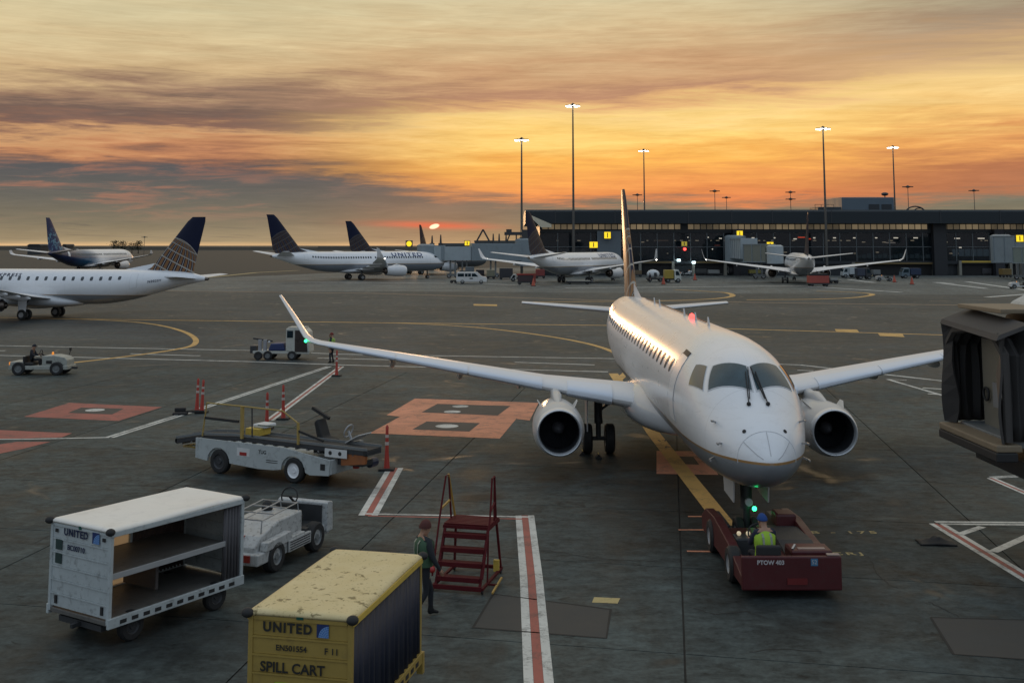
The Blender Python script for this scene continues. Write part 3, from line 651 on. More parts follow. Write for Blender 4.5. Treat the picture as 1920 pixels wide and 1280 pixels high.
# separate concrete slabs with open joints on the near apron
apron = MB().add([(-62,2,-.022), (62,2,-.022), (62,88,-.022), (-62,88,-.022)], [(0,1,2,3)]).build('apron', mat('joint_tar', (.012,.012,.011), .8)); tag(apron, kind='structure')
O0 = Vector((3.65-.14*25+.0, 0.0)); UX = Vector((7.2, -7.2*.21)); VY = Vector((.14*5.2, 5.2)); gp = .016
def slab_pt(i, j): return O0+Vector((0, 4.6))+Vector((.14*4.6, 0))+UX*i+VY*j
bound = lambda x: 66.5-.235*(x+20)         # edge between concrete apron and asphalt taxiway
for i in range(-7, 8):
    for j in range(-1, 15):
        c = [slab_pt(i, j), slab_pt(i+1, j), slab_pt(i+1, j+1), slab_pt(i, j+1)]
        cen = sum(c, Vector((0, 0)))/4
        if cen.y < 9 or cen.y > bound(cen.x)+4 or abs(cen.x) > cen.y*.55+8: continue
        q = [p+(cen-p).normalized()*gp*1.4 for p in c]
        vs = [(p.x, p.y, 0) for p in q]+[(p.x, p.y, -.018) for p in q]
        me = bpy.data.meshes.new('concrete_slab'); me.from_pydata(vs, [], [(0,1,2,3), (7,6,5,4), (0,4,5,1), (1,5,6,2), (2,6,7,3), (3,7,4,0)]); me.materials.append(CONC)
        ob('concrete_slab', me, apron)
taxi = sheet('taxiway', [(-260, bound(-260)), (260, bound(260)), (260, 108), (120, 152), (-20, 172), (-260, 176)], TAXI, .001, None); tag(taxi, kind='structure')
# repaired patches on the near apron
for px in ([(925,1113), (1145,1142), (1137,1196), (887,1176)], [(1745,1157), (1960,1163), (1985,1240), (1788,1226)]):
    psheet('repair_patch', px, mat('patch_concrete', (.040,.041,.038), .75, var=.25, vs=1.5, bump=.2), .003)
    q = [G(*p) for p in px]; stripe('tar_seam', q+[q[0]], .05, mat('joint_tar', (.012,.012,.011), .8), .005)
psheet('faded_paint_patch', [(1114,1119), (1163,1121), (1158,1131), (1110,1129)], PYF)
gr = sheet('grassland', [(-6000,232), (-70,232), (-25,330), (-5,350), (6000,350), (6000,8000), (-6000,8000)], mat('dull_grass', (.040,.038,.028), .95, var=.4, vs=.02), .0015, None); tag(gr, kind='structure')
for px in ([(1632,1050), (1643,1074), (1662,1092), (1690,1106)], [(1740,1128), (1772,1142), (1806,1160)], [(1008,1030), (1060,1036), (1110,1047), (1190,1050), (1272,1053)], [(1405,1222), (1460,1216), (1560,1221)], [(1080,905), (1120,901), (1180,912)], [(640,1003), (690,985), (735,993)], [(60,1020), (130,985), (230,960)], [(1660,870), (1700,878), (1760,872)], [(1300,1140), (1340,1152), (1400,1146), (1440,1160)]):
    pts = []; rq = random.Random(px[0][0])
    for a, b in zip(px[:-1], px[1:]):
        for k in range(5): pts.append(Vector(G(a[0]+(b[0]-a[0])*k/5+rq.uniform(-1.5, 1.5), a[1]+(b[1]-a[1])*k/5+rq.uniform(-1.2, 1.2))))
    stripe('crack', pts, .028, mat('joint_tar', (.012,.012,.011), .8), .0035)
# taxi lines
TZ = .006
pstripe('painted_line', [(-200,591), (130,598), (380,601), (620,604), (1140,610), (1500,620), (1770,628), (2100,640)], .55, PY, TZ)
for px in ([(130,597.5), (190,600), (255,604), (305,611), (345,622), (366,635), (362,647), (330,655), (270,664), (190,674), (110,683), (60,690)],
           [(600,603.5), (700,605), (780,607), (870,612), (960,621), (1050,634), (1120,649), (1165,668), (1180,690), (1160,712)],
           [(1000,566), (1150,565), (1270,563), (1340,560), (1373,555), (1362,549), (1320,546), (1265,543)],
           [(1400,562), (1520,561), (1600,558), (1636,552), (1600,548), (1530,546)]):
    stripe('painted_line', smooth([G(*p) for p in px]), .42 if px[0][0] < 700 else .8, PY, TZ+.004)
pstripe('painted_line', [(290,545), (700,550), (1100,562), (1550,569), (2000,574)], 1.1, paint('faded_yellow_paint', (.26,.18,.11), .5), TZ)
pstripe('painted_line', [(340,524), (412,518), (480,511), (560,507)], 1.5, PYF, TZ)
for px in ([(1565,617), (1607,618), (1611,623), (1568,622)], [(1645,624), (1692,626), (1696,632), (1650,630)], [(888,570), (932,571), (932,574), (888,573)]):
    psheet('painted_mark', px, PY, TZ+.008)
LW = .27
for px in ([(-100,646), (475,657), (640,664), (1140,672), (1500,684)], [(-100,664), (120,669), (475,678), (640,684), (1140,697)], [(1500,684), (1785,716), (2000,722)],
           [(245,663), (375,667)], [(595,671), (840,677)], [(965,679), (1115,684)], [(-60,656), (10,657.5)], [(1495,694), (1525,695)], [(1730,727), (1790,731)], [(1740,738), (1768,740)]):
    pstripe('painted_line', px, LW, PW, TZ)
for px in ([(1060,540), (1500,536), (1690,548)], [(560,529), (905,532), (1010,536)], [(1740,528), (1850,541)], [(1812,528), (1960,549)], [(1740,528), (1790,532)], [(1590,524), (1640,530)], [(1850,557), (1960,549)]):
    pstripe('painted_line', px, 1.1, PW, TZ)
# equipment limit lines: white, red, white
def triple(px, w1, name='painted_line'):
    pts = [G(*p) for p in px]
    for k, m in ((-1, PW), (0, PR), (1, PW)): stripe(name, pts, w1, m, .005+.0002*k, k*w1*1.02)
def double(px, w1):
    pts = [G(*p) for p in px]
    for k in (-1, 1): stripe('painted_line', pts, w1, PW, .005, k*w1*.75)
double([(205,820), (420,752), (617,687)], .15)
pstripe('painted_line', [(-40,824), (60,823), (205,820)], .17, PW, .009)
triple([(505,788), (640,687)], .12)
triple([(741,877), (690,966)], .17); pstripe('painted_line', [(686,963), (1000,969)], .13, PW, .0062); pstripe('painted_line', [(690,967), (990,973)], .11, PR, .0066)
triple([(984,966), (996,1080), (1011,1290)], .16)
double([(1756,980), (1990,982)], .15); triple([(1756,981), (1845,1035), (1960,1104)], .13)
pstripe('painted_line', [(1800,1001), (1842,987)], .2, PW, .005); pstripe('painted_line', [(1862,1034), (1960,990)], .22, PW, .005)
double([(1858,895), (1990,888)], .1); triple([(1858,896), (1960,940)], .09)
pstripe('painted_line', [(1664,711), (1800,751)], .2, PW, TZ+.004); double([(1664,711), (1700,712.5)], .08)
# hydrant pits framed in red paint
def pit(px, name, m, z): return psheet(name, px, m, z)
pit([(45,781), (130,755), (304,763), (222,789)], 'red_square', PR, .005); pit([(127,774), (152,764), (232,766), (210,777)], 'dark_centre', PK, .008)
pit([(0,806), (135,812), (115,820), (-30,823), (-60,806)], 'red_square', PR, .005); pit([(-60,842), (32,828), (95,828), (40,842), (-40,858)], 'red_square', PR, .005)
pit([(725,778), (778,747), (1010,755), (993,788), (968,785), (937,822), (693,812), (750,781)], 'orange_square', PO, .005)
pit([(790,773), (820,757), (957,761), (933,779)], 'dark_centre', PK, .008); pit([(773,805), (800,790), (900,793), (880,809)], 'dark_centre', PK, .008)
def disc(px, py, r, m, name, z=.012, n=20):
    c = G(px, py); return sheet(name, [(c[0]+r*math.cos(2*math.pi*k/n), c[1]+r*math.sin(2*math.pi*k/n)) for k in range(n)], m, z)
for px, py, r in ((178,769,.40), (863,762,.36), (848,772,.36), (838,799,.45)): disc(px, py, r, PW, 'pit_cover')
# parking lead-in line, stop bars and their lettering
pstripe('lead_in_line', [(1150,700), (1225,812), (1362,985)], .50, PY, .006)
psheet('orange_square', [(1231,845), (1322,846), (1347,890), (1231,888)], PO, .005)
psheet('dark_centre', [(1258,855), (1300,856), (1311,871), (1258,869)], PK, .0055)
for a, b in (((1272,993), (1345,993)), ((1288,1033), (1370,1034)), ((1330,968), (1290,968))): pstripe('stop_bar', [a, b], .11, PO, .006)
for tx, px, py, s_ in (('EMB - 175', 1556, 998, .36), ('CRJ', 1588, 1038, .34)):
    c = G(px, py); me = text_mesh(tx, s_, PYF, sx=1.15, spacing=1.35, bold=.006, depth=0); me.transform(Matrix.Diagonal((1, .9, 1, 1)))
    ob('ground_lettering', me, ground, loc=(c[0], c[1], .006))
for tx, px, py in (('A', 1252, 838), ('175', 1247, 826)):
    c = G(px, py); me = text_mesh(tx, .42, PK, depth=0, bold=.008); ob('ground_lettering', me, ground, loc=(c[0], c[1], .0075)).rotation_euler = (0, 0, R(8))
# ------------------------------------------------------------------ far shore, trees, low sheds
def treeish(x, y, hh, ww, label):
    r_ = random.Random(int(x)); root = thing('tree', label, 'tree', (x, y, 0), 0, 'trees on the far edge of the airfield')
    MB().cyl((0, 0, 0), (0, 0, hh*.55), hh*.05, hh*.02, 6).build('trunk', mat('bark', (.03,.022,.015), .9), root)
    e = MB()
    for k in range(520):
        u, v, t = r_.gauss(0, .42), r_.gauss(0, .42), r_.uniform(.35, 1.02)
        c = Vector((u*ww*(1.2-abs(t-.7)), v*ww*.6, t*hh)); s_ = hh*r_.uniform(.03, .07)
        a = Vector([r_.uniform(-1, 1) for _ in range(3)]).normalized()*s_; b_ = Vector([r_.uniform(-1, 1) for _ in range(3)]).normalized()*s_
        e.add([c, c+a, c+a+b_, c+b_], [(0, 1, 2, 3)])
    e.build('crown', mat('dark_foliage', (.03,.035,.018), .8), root)
for px, yt, ww, lb in ((216,452,9,'rounded dark tree, leftmost of those on the far shoreline'), (230,453,10,'broad dark tree beside the rounded one on the far shoreline'), (248,456,11,'low wide bush on the far shoreline behind the blue tailed airliner'), (260,452.5,8,'small dark tree on the far shoreline beside a thin mast')):
    D = 900; x, z = AT(px, yt, D); treeish(x, D, max(z, 8.0), ww*.45, lb)
def shed(px0, px1, yt, D, label, name='low_shed', col=(.05,.05,.05)):
    x0, z = AT(px0, yt, D); x1, _ = AT(px1, yt, D)
    r_ = thing(name, label, 'building', ((x0+x1)/2, D, 0)); hw = (x1-x0)/2
    MB().box(-hw, hw, 0, 14, 0, z*.85).build('wall', mat('shed_wall', col, .8), r_)
    MB().prism([(-hw-.6, z*.85), (hw+.6, z*.85), (hw*.7, z), (-hw*.7, z)], 1, -.6, 14.6).build('roof', mat('shed_roof', (.06,.055,.05), .8), r_)
shed(52, 76, 457.4, 800, 'long low dark shed at the far edge of the airfield, left of the blue tail')
shed(118, 124, 457.6, 800, 'tiny dark hut on the horizon behind the blue tailed airliner')
hl = MB(); hr = random.Random(4); pr = [(x, -.0) for x in ()]
xs = [-1700+i*90 for i in range(38)]
for i in range(len(xs)-1):
    h0, h1 = 3.2+hr.random()*1.6, 3.2+hr.random()*1.6
    hl.add([(xs[i], 1500, 0), (xs[i+1], 1500, 0), (xs[i+1], 1512, h1), (xs[i], 1512, h0), (xs[i+1], 1600, 0), (xs[i], 1600, 0)], [(0,1,2,3), (3,2,4,5)])
tag(hl.build('far_shore', mat('shore_scrub', (.028,.026,.020), .9)), kind='structure')

# ------------------------------------------------------------------ pier terminal
YF = 262.0
def TX(px): return (px-960)/F*YF
term = thing('terminal_building', 'long dark glazed airport pier with a flat overhanging roof across the right background', 'building', (TX(1012), YF, 0))
ox = TX(1012)
WALLD = mat('terminal_dark_wall', (.020,.026,.032), .5, var=.3, vs=.2); ROOFM = mat('terminal_fascia', (.010,.018,.024), .5, .1, var=.1, vs=.05)
TG = mat('terminal_glass', (.010,.018,.024), .07, var=.4, vs=.3, spec=.6)
bsdf(TG).inputs['Alpha'].default_value = .62
W_ = 190
MB().box(0, W_, 0.9, 40, 0, 3.0).build('wall', WALLD, term)
MB().box(0, W_, 24, 40, 3.0, 12.0).build('back_wall', mat('terminal_interior', (.05,.055,.06), .7), term)
MB().box(0.3, W_, 1.0, 24, 3.05, 3.4).build('floor_slab', WALLD, term); MB().box(0.3, W_, 1.2, 23.9, 9.7, 10.0).build('ceiling', WALLD, term)
MB().box(-.02, .35, .5, 40, 3.0, 12.0).build('end_wall', WALLD, term)
MB().box(0, W_, -.1, .6, 9.75, 10.55).build('spandrel', WALLD, term); MB().box(0, W_, .0, .8, 2.6, 3.3).build('spandrel', WALLD, term)
e = MB(); e.prism([(-3.6, 11.9), (-3.6, 14.6), (-3.2, 15.05), (42, 15.05), (42, 11.9)], 0, -3.4, W_); e.build('roof', ROOFM, term)
for k in range(9):                         # fascia break joints and rain pipes
    e = MB(); x = TX((1150, 1285, 1440, 1549, 1750, 1860, 1040, 1365, 1920)[k])-ox; e.box(x-.10, x+.10, -3.68, -3.58, 11.9, 14.9); e.build('fascia_joint', mat('joint_metal', (.03,.035,.04), .5), term)
e = MB(); e.prism([(-3.1, 14.2), (0.2, 11.0), (2.6, 11.0), (2.6, 11.7)], 1, -3.66, -3.60); e.build('gable_panel', mat('gable_cream', (.62,.56,.42), .6), term)
CLM = bpy.data.materials.new('clerestory_light'); CLM.use_nodes = True; t = CLM.node_tree; b = bsdf(CLM)
oi = t.nodes.new('ShaderNodeObjectInfo'); rr_ = S(t, oi.outputs['Random']); g = t.nodes.new('ShaderNodeNewGeometry'); nn = noise(t, S(t, g.outputs['Position']), .08, 3)
b.inputs['Base Color'].default_value = (.16,.14,.11,1); b.inputs['Emission Color'].default_value = (1,.74,.42,1); t.links.new((rr_*.10+(nn.step(.4, .7)*.09)+.03).o, b.inputs['Emission Strength'])
cw = MB().box(-.62, .62, -.05, .03, 10.62, 11.75).mesh('clerestory_window', CLM)
k = 0; x = 1.2
while x < W_-2 and k < 92:
    o_ = ob('clerestory_window', cw, term, loc=(x, .0, 0)); k += 1; x += 1.47
    if abs(x+ox-TX(1745)) < 1.6 or abs(x+ox-TX(1285)) < .8: x += 1.6
MB().box(0, W_, .05, .5, 10.5, 12.0).build('clerestory_frame', WALLD, term)
gp_ = MB().box(-1.86, 1.86, 0, .06, 0, 3.1).mesh('glass_panel', TG); mu = MB().box(-.09, .09, -.12, .14, 0, 6.5).mesh('mullion', mat('mullion_metal', (.12,.14,.15), .4, .3))
k = 0; x = 2.2
while x+ox < TX(1925)+6:
    for z_ in (3.35, 6.6): ob('glass_panel', gp_, term, loc=(x, .1, z_))
    ob('mullion', mu, term, loc=(x+1.93, .08, 3.3)); x += 3.86
MB().box(0, W_, -.02, .1, 6.46, 6.60).build('transom', mat('mullion_metal', (.12,.14,.15), .4, .3), term)
for px0, px1, ya, yb, col in ((1742,1766,420,492,(.02,.022,.026)), (1855,1872,430,492,(.022,.024,.03)), (1118,1162,433,492,(.13,.16,.18)), (1370,1384,430,492,(.02,.02,.024))):
    x0, x1 = TX(px0)-ox, TX(px1)-ox; z1 = AT(px0, ya, YF)[1]; z0 = AT(px0, yb, YF)[1]
    MB().box(x0, x1, -1.6, .0, 0 if px0 != 1118 else 2.8, z1).build('stair_core', mat('core_%d' % px0, col, .6), term)
# interior lamps seen through the glass
LMP = mat('ceiling_lamp', (1,.95,.85), .4, emit=3.2, ecol=(1,.93,.78)); LRED = mat('red_sign_lamp', (1,.1,.05), .4, emit=2.5, ecol=(1,.10,.03)); LBL = mat('blue_white_lamp', (.8,.95,1), .4, emit=7, ecol=(.7,.95,1))
for px, py, wd, m_ in ((1565,446,5,LMP), (1603,446,6,LMP), (1643,446,4,LMP), (1680,446,8,LMP), (1717,446,8,LMP), (1795,447,10,LMP), (1840,447,12,LMP), (1452,446,4,LMP), (1491,448,6,LMP), (1527,446,4,LMP), (1328,445,2,LMP), (1351,447,5,LMP), (1503,445,13,LRED), (1518,448,5,LRED), (1801,464,4,LMP), (1290,445,2,LMP), (1336,467,2,LMP), (1412,446,5,LMP), (1670,455,18,mat('dim_lamp', (1,.9,.8), .4, emit=.5)), (1240,451,26,mat('dim_warm_lamp', (1,.7,.5), .4, emit=.14)), (1345,460,10,mat('dim_red_lamp', (1,.3,.2), .4, emit=.25))):
    D = YF+3.0; x_, z_ = AT(px, py, D); hw = wd/2/F*D
    MB().box(x_-ox-hw, x_-ox+hw, 3.0, 3.2, z_-.12, z_+.12).build('ceiling_light', m_, term)
LP2 = mat('faint_ceiling_lamp', (1,.9,.75), .4, emit=1.1, ecol=(1,.86,.62)); rl = random.Random(9)
for px in range(1046, 1900, 13):
    if rl.random() < .35: continue
    x_, z_ = AT(px+rl.uniform(-3, 3), 451+rl.choice((0, 0, 3, 22, 24)), YF+6); hw = rl.uniform(.15, .5)
    MB().box(x_-ox-hw, x_-ox+hw, 6.0, 6.15, z_-.07, z_+.07).build('ceiling_light', LP2, term)
DW = mat('dim_lit_shop_window', (.10,.16,.20), .3, emit=.12, ecol=(.45,.75,1)); 
for k in range(6):
    x_, z_ = AT(1791+k*11.6, 473, YF+1.5); MB().box(x_-ox-.62, x_-ox+.62, 1.5, 1.6, z_-.9, z_+.75).build('lit_window', DW, term)
for k in range(14):
    x_, z_ = AT(1610+k*10, 481, YF+1.5); MB().box(x_-ox-.5, x_-ox+.5, 1.5, 1.6, z_-.35, z_+.3+.2*(k % 3)).build('lit_window', mat('dim_lit_lounge', (.10,.14,.17), .3, emit=.05, ecol=(.5,.8,1)), term)
for px, py, lb in ((1284,467,'red'),): 
    x_, z_ = AT(px, py, YF-1); e = MB(); e.ball((x_-ox, -1, z_), .35); e.build('warning_light', REDL, term)
for px, py in ((1273,488), (1301,492)):
    x_, z_ = AT(px, py, YF-2); e = MB(); e.box(x_-ox-.35, x_-ox+.35, -2, -1.6, z_-.22, z_+.22); e.build('service_light', LBL, term)
# service doors at apron level with yellow painted lintels
for px0, px1, yc in ((1800,1874,490), (1600,1752,493), (1895,1915,490), (1300,1360,491), (1200,1262,491)):
    x0, z_ = AT(px0, yc, YF-.2); x1, _ = AT(px1, yc, YF-.2)
    MB().box(x0-ox, x1-ox, .6, .9, 0, z_-.3).build('service_door', mat('door_dark', (.008,.008,.009), .7), term)
    MB().box(x0-ox, x1-ox, -.3, .85, z_-.28, z_+.12).build('door_lintel', YELP if px0 > 1700 else mat('lintel_ochre', (.16,.11,.04), .6), term)
    for x_ in (x0-ox, x1-ox): MB().box(x_-.3, x_+.3, -.4, .85, 0, z_+.15).build('door_post', mat('post_pale', (.25,.24,.2), .7), term)
# roof plant
RP = mat('roof_plant_cladding', (.09,.125,.155), .5, var=.15, vs=.2)
def roofbox(px0, px1, ya, yb, D0, dep, m_, name):
    x0, z1 = AT(px0, ya, D0); x1, _ = AT(px1, ya, D0); return MB().box(x0-ox, x1-ox, D0-YF, D0-YF+dep, 14.9, z1).build(name, m_, term, bev=.1)
rb = roofbox(1578, 1676, 370, 0, 272, 14, RP, 'roof_plant_room')
for px0, px1 in ((1629,1649), (1653,1672)):
    x0, z1 = AT(px0, 383, 271.9); x1, z0 = AT(px1, 394, 271.9); MB().box(x0-ox, x1-ox, 9.85, 10.05, 15.05, z1).build('louvre', WALLD, rb)
roofbox(1534, 1578, 388, 0, 270, 8, mat('roof_low_box', (.03,.045,.055), .5), 'roof_duct')
x0, z1 = AT(1528, 384, 269); e = MB()
for a_, b_ in (((0,0),(0,1.6)), ((0,1.6),(4.5,1.6)), ((4.5,0),(4.5,1.6)), ((1.5,0),(1.5,1.6)), ((0,.9),(4.5,.9))): e.bar((x0-ox+a_[0], 7, 15.0+a_[1]), (x0-ox+b_[0], 7, 15.0+b_[1]), .1)
e.build('roof_railing', DARK, term)
x0, z1 = AT(1716, 386, 285); e = MB(); e.tube([(x0-ox+2.6*math.cos(R(t)), 23, 14.8+1.9*math.sin(R(t))) for t in range(0, 181, 15)], .17, 6)
e.tube([(x0-ox+1.2+1.6*math.cos(R(t)), 23.5, 14.8+1.5*math.sin(R(t))) for t in range(0, 181, 15)], .15, 6); e.build('roof_arch', DARK, term)
x0, z1 = AT(1659, 364, 280); e = MB(); e.cyl((x0-ox, 18, 15), (x0-ox, 18, z1), .12); e.ball((x0-ox, 18, z1), .9, .9, .45); e.build('roof_antenna', DARK, term)

# ------------------------------------------------------------------ floodlight masts
def mast(px, ytop, D, label, lit=True, small=False, dbl=False, group=None):
    x, z = AT(px, ytop, D); r_ = thing('floodlight_mast', label, 'light mast', (x, D, 0), 0, group)
    pr_ = .34 if not small else .22
    MB().cyl((0, 0, 0), (0, 0, z), pr_, pr_*.45, 12).build('pole', mat('mast_galvanised', (.10,.095,.085), .5, .3), r_, 40)
    hs = .82 if not small else .95
    for zz in ((z,) if not dbl else (z, z-2.6)):
        e = MB(); e.lathe([(-.25, .45*hs), (0, .9*hs), (.25, .8*hs), (.55, .3*hs), (.7, .05)], (0, 0, zz), (0, 0, 1), 12); rg = e.build('head_frame', DARK, r_, 40)
        n = 8
        for k in range(n):
            t = 2*math.pi*k/n+.2; c = Vector((math.cos(t)*1.55*hs, math.sin(t)*1.55*hs, zz-.05))
            e = MB(); e.box(-.42*hs, .42*hs, -.3*hs, .3*hs, .03, .3*hs, Matrix.Translation(c) @ Matrix.Rotation(t, 4, 'Z')); e.bar((0, 0, zz+.1), c+Vector((0, 0, .15)), .1)
            lm = e.build('floodlight', DARK, r_)
            if lit: MB().box(-.40*hs, .40*hs, -.28*hs, .28*hs, -.06, .02, Matrix.Translation(c) @ Matrix.Rotation(t, 4, 'Z')).build('lamp_glass', WLAMP, lm)
    return r_
G1 = 'lit floodlight masts'; G2 = 'small unlit masts in the distance'
mast(978, 263, 252, 'lit floodlight mast at the left end of the pier, free of the roof', group=G1)
mast(1074, 199, 255, 'tallest lit floodlight mast, rising in front of the glazed pier', group=G1)
mast(1207, 283, 356, 'lit floodlight mast just right of the main airplane fin', group=G1)
mast(1543, 242, 255, 'tall lit floodlight mast left of the roof plant room', group=G1)
mast(1674, 277, 330, 'lit floodlight mast at the right corner of the roof plant room', group=G1)
for px, y, D, lb, db in ((1195,366,430,'small distant mast between the fin and the lit mast',0), (1340,359,400,'left taller one of two small unlit masts behind the pier',0), (1362,371,470,'right shorter one of two small unlit masts behind the pier',0), (1482,361,420,'small distant mast with two stacked lamp heads',1), (1702,351,390,'small unlit mast behind the roof arch',0), (1826,358,420,'rightmost small unlit mast behind the pier',0), (271,445,700,'thin mast on the far shoreline left of the big dark tail',0)):
    mast(px, y, D, lb, False, True, db, G2)
# ------------------------------------------------------------------ gate number signs
SGN = mat('lit_yellow_sign', (1,.75,.02), .4, emit=.9, ecol=(1,.66,.02))
for px, py, wd, hh, D, lb in ((1113,459,15,11,236,'lit yellow double gate sign above the middle airliner'), (1139,441,12,12,259,'small lit yellow gate sign on the grey stair core'), (1387,438,11,10,255,'lit yellow gate sign high on the pier left of the covered bridge'), (1444,459,12,10,238,'lit yellow gate sign on top of the far covered bridge'), (1912,447,13,12,226,'lit yellow gate sign at the right edge of the photo'), (767,457,11,10,238,'round lit yellow gate sign nearest the setting sun'), (876,456,9,8,244,'lit yellow gate sign on the roof of the left covered bridge'), (1283,457,10,8,258,'dim yellow sign above the red lamp on the pier')):
    x, z = AT(px, py, D); s_ = thing('gate_sign', lb, 'sign', (x, D, z), 0, 'lit yellow gate signs'); hw, hz = wd/2/F*D, hh/2/F*D
    MB().box(-hw-.12, hw+.12, 0, .3, -hz-.12, hz+.12).build('sign_box', DARK, s_)
    if px == 767: MB().cyl((0, -.05, 0), (0, 0, 0), hz*1.0, n=20).build('sign_face', SGN, s_)
    else:
        MB().box(-hw, hw, -.05, 0, -hz, hz).build('sign_face', SGN if px != 1283 else mat('dim_sign', (.5,.4,.05), .5, emit=.25, ecol=(.8,.6,.05)), s_)
        if wd > 8: MB().box(-.10, .10, -.07, -.05, -hz*.75, hz*.75).build('divider', DARK, s_)
    MB().bar((0, .3, 0), (0, .3 if D > 250 else .3, -1.6 if px in (767, 876, 1444, 1113) else 0.4), .12).build('bracket', DARK, s_)
# ------------------------------------------------------------------ covered boarding bridges
JG = mat('bridge_cladding', (.20,.24,.26), .5, var=.15, vs=.5, dirt=.2); JGL = mat('bridge_pale_cladding', (.34,.39,.41), .5, var=.15, vs=.5, dirt=.15)
def bridge(label, segs, cols, cabs, group='far boarding bridges'):
    """segs: (x0,y0,x1,y1,z0,z1,halfwidth,material)"""
    r_ = thing('boarding_bridge', label, 'boarding bridge', (segs[0][0], segs[0][1], 0), 0, group); o_ = Vector((segs[0][0], segs[0][1], 0))
    for (x0, y0, x1, y1, z0, z1, hw, m_) in segs:
        a, b = Vector((x0, y0, 0))-o_, Vector((x1, y1, 0))-o_; d = (b-a).normalized(); n = Vector((-d.y, d.x, 0))*hw
        e = MB(); e.add([a-n+Vector((0,0,z0)), a+n+Vector((0,0,z0)), b+n+Vector((0,0,z0)), b-n+Vector((0,0,z0)), a-n+Vector((0,0,z1)), a+n+Vector((0,0,z1)), b+n+Vector((0,0,z1)), b-n+Vector((0,0,z1))], [(3,2,1,0), (4,5,6,7), (0,1,5,4), (1,2,6,5), (2,3,7,6), (3,0,4,7)])
        tn = e.build('tunnel', m_, r_, bev=.06)
        L = (b-a).length; k = 0
        e = MB()
        for j in range(int(L/2.4)+1):
            p = a+d*min(L, j*2.4+.1); e.bar(p-n*1.02+Vector((0,0,z0)), p-n*1.02+Vector((0,0,z1)), .14)
        e.bar(a-n*1.02+Vector((0,0,z0+.1)), b-n*1.02+Vector((0,0,z0+.1)), .16); e.bar(a-n*1.02+Vector((0,0,z1-.1)), b-n*1.02+Vector((0,0,z1-.1)), .16)
        e.build('tunnel_ribs', JG, tn)
    for (x, y, z) in cols:
        c = Vector((x, y, 0))-o_; e = MB(); e.box(c.x-.7, c.x-.35, c.y-.3, c.y+.3, .5, z); e.box(c.x+.35, c.x+.7, c.y-.3, c.y+.3, .5, z); e.box(c.x-1.2, c.x+1.2, c.y-.35, c.y+.35, .45, .9); e.build('support_column', GREYP, r_)
        wheel(r_, c.x-.8, c.y, .5, .5, .4); wheel(r_, c.x+.8, c.y, .5, .5, .4)
    for (x, y, z0, z1, s_, m_) in cabs:
        c = Vector((x, y, 0))-o_; e = MB(); e.lathe([(z0, s_), (z1-.3, s_), (z1, s_*.7), (z1, .01)], (c.x, c.y, 0), (0, 0, 1), 14); e.build('rotunda', m_, r_, 40)
    return r_
def X(px, D): return (px-960)/F*D
bridge('long grey covered bridge leading left from the pier to the big airliner nose', [(X(990,246),246,X(882,243),243,3.6,7.3,1.7,JG), (X(880,243),243,X(812,240),240,3.7,6.6,1.5,JGL), (X(835,241),241,X(800,241),241,3.9,6.9,1.9,JG)], [(X(850,241),241,3.7), (X(925,244),244,3.6)], [(X(985,246),246,2.5,8.4,2.3,JG), (X(800,241),241,3.6,7.2,2.0,JG)])
bridge('dark covered bridge behind the long grey one', [(X(992,256),258,X(900,262),268,4.0,8.0,1.7,mat('bridge_dark', (.05,.06,.065), .6)), (X(900,262),268,X(830,268),272,4.2,7.4,1.5,mat('bridge_dark', (.05,.06,.065), .6))], [(X(870,265),270,4.0)], [(X(992,256),257,3,9.0,2.2,mat('bridge_dark', (.05,.06,.065), .6))])
bridge('pale covered bridge meeting the right hand airliner', [(X(1380,255),255,X(1402,240),240,4.0,8.4,1.8,JGL), (X(1400,238),238,X(1442,233),233,3.4,7.2,1.6,mat('bridge_olive', (.17,.18,.15), .6, dirt=.2))], [(X(1420,235),235,3.4)], [(X(1378,255),256,3,9.2,2.4,JG), (X(1450,231),231,3.2,7.0,1.7,JGL)])
bridge('grey covered bridge at the right edge of the photo under a yellow sign', [(X(1868,238),238,X(1985,228),226,3.3,8.9,2.2,JG), (X(1900,228),227,X(1990,218),214,3.3,6.6,1.7,mat('bridge_green_grey', (.17,.21,.19), .6))], [(X(1905,230),230,3.4)], [(X(1872,240),240,3.2,9.2,2.2,JG)])
# frames and posts on the bridge roofs
def simple(name, label, cat, x, D, fn, m_, group=None, rz=0):
    r_ = thing(name, label, cat, (x, D, 0), rz, group); fn(r_); return r_
def aframe(r_):
    z = 7.2
    for s_ in (-1, 1): MB().bar((s_*1.7, 0, z), (0, 0, z+3.1), .35).build('leg', DARK, r_)
    MB().bar((-1.9, 0, z+.5), (1.9, 0, z+.5), .5).build('crossbar', DARK, r_)
aframe(thing('lifting_frame', 'dark triangular frame standing on the left bridge roof', 'frame', (X(906,244), 244, 0)))
for px, hh, lb in ((811,1.5,'leftmost dark post on the bridge roof, right of the thin fin'), (827,1.7,'dark finial post beside the leftmost post on the bridge roof'), (925,1.9,'first dark post right of the triangular frame'), (936,1.9,'second dark post right of the triangular frame'), (949,1.7,'third dark post right of the triangular frame')):
    r_ = thing('roof_post', lb, 'post', (X(px,244), 244, 6.9), 0, 'dark posts on the bridge roofs')
    MB().cyl((0, 0, 0), (0, 0, hh+.6), .28, .12, 8).build('shaft', DARK, r_); MB().box(-.5, .5, -.3, .3, 0, .5).build('base', DARK, r_)
r_ = thing('roof_machine', 'dark machinery with struts on the bridge roof beside the pier end', 'machinery', (X(968,246), 246, 7.3))
for s_ in (-2.2, 0, 2.0): MB().bar((s_, 0, 0), (s_*.6, 0, 2.2), .28).build('strut', DARK, r_)
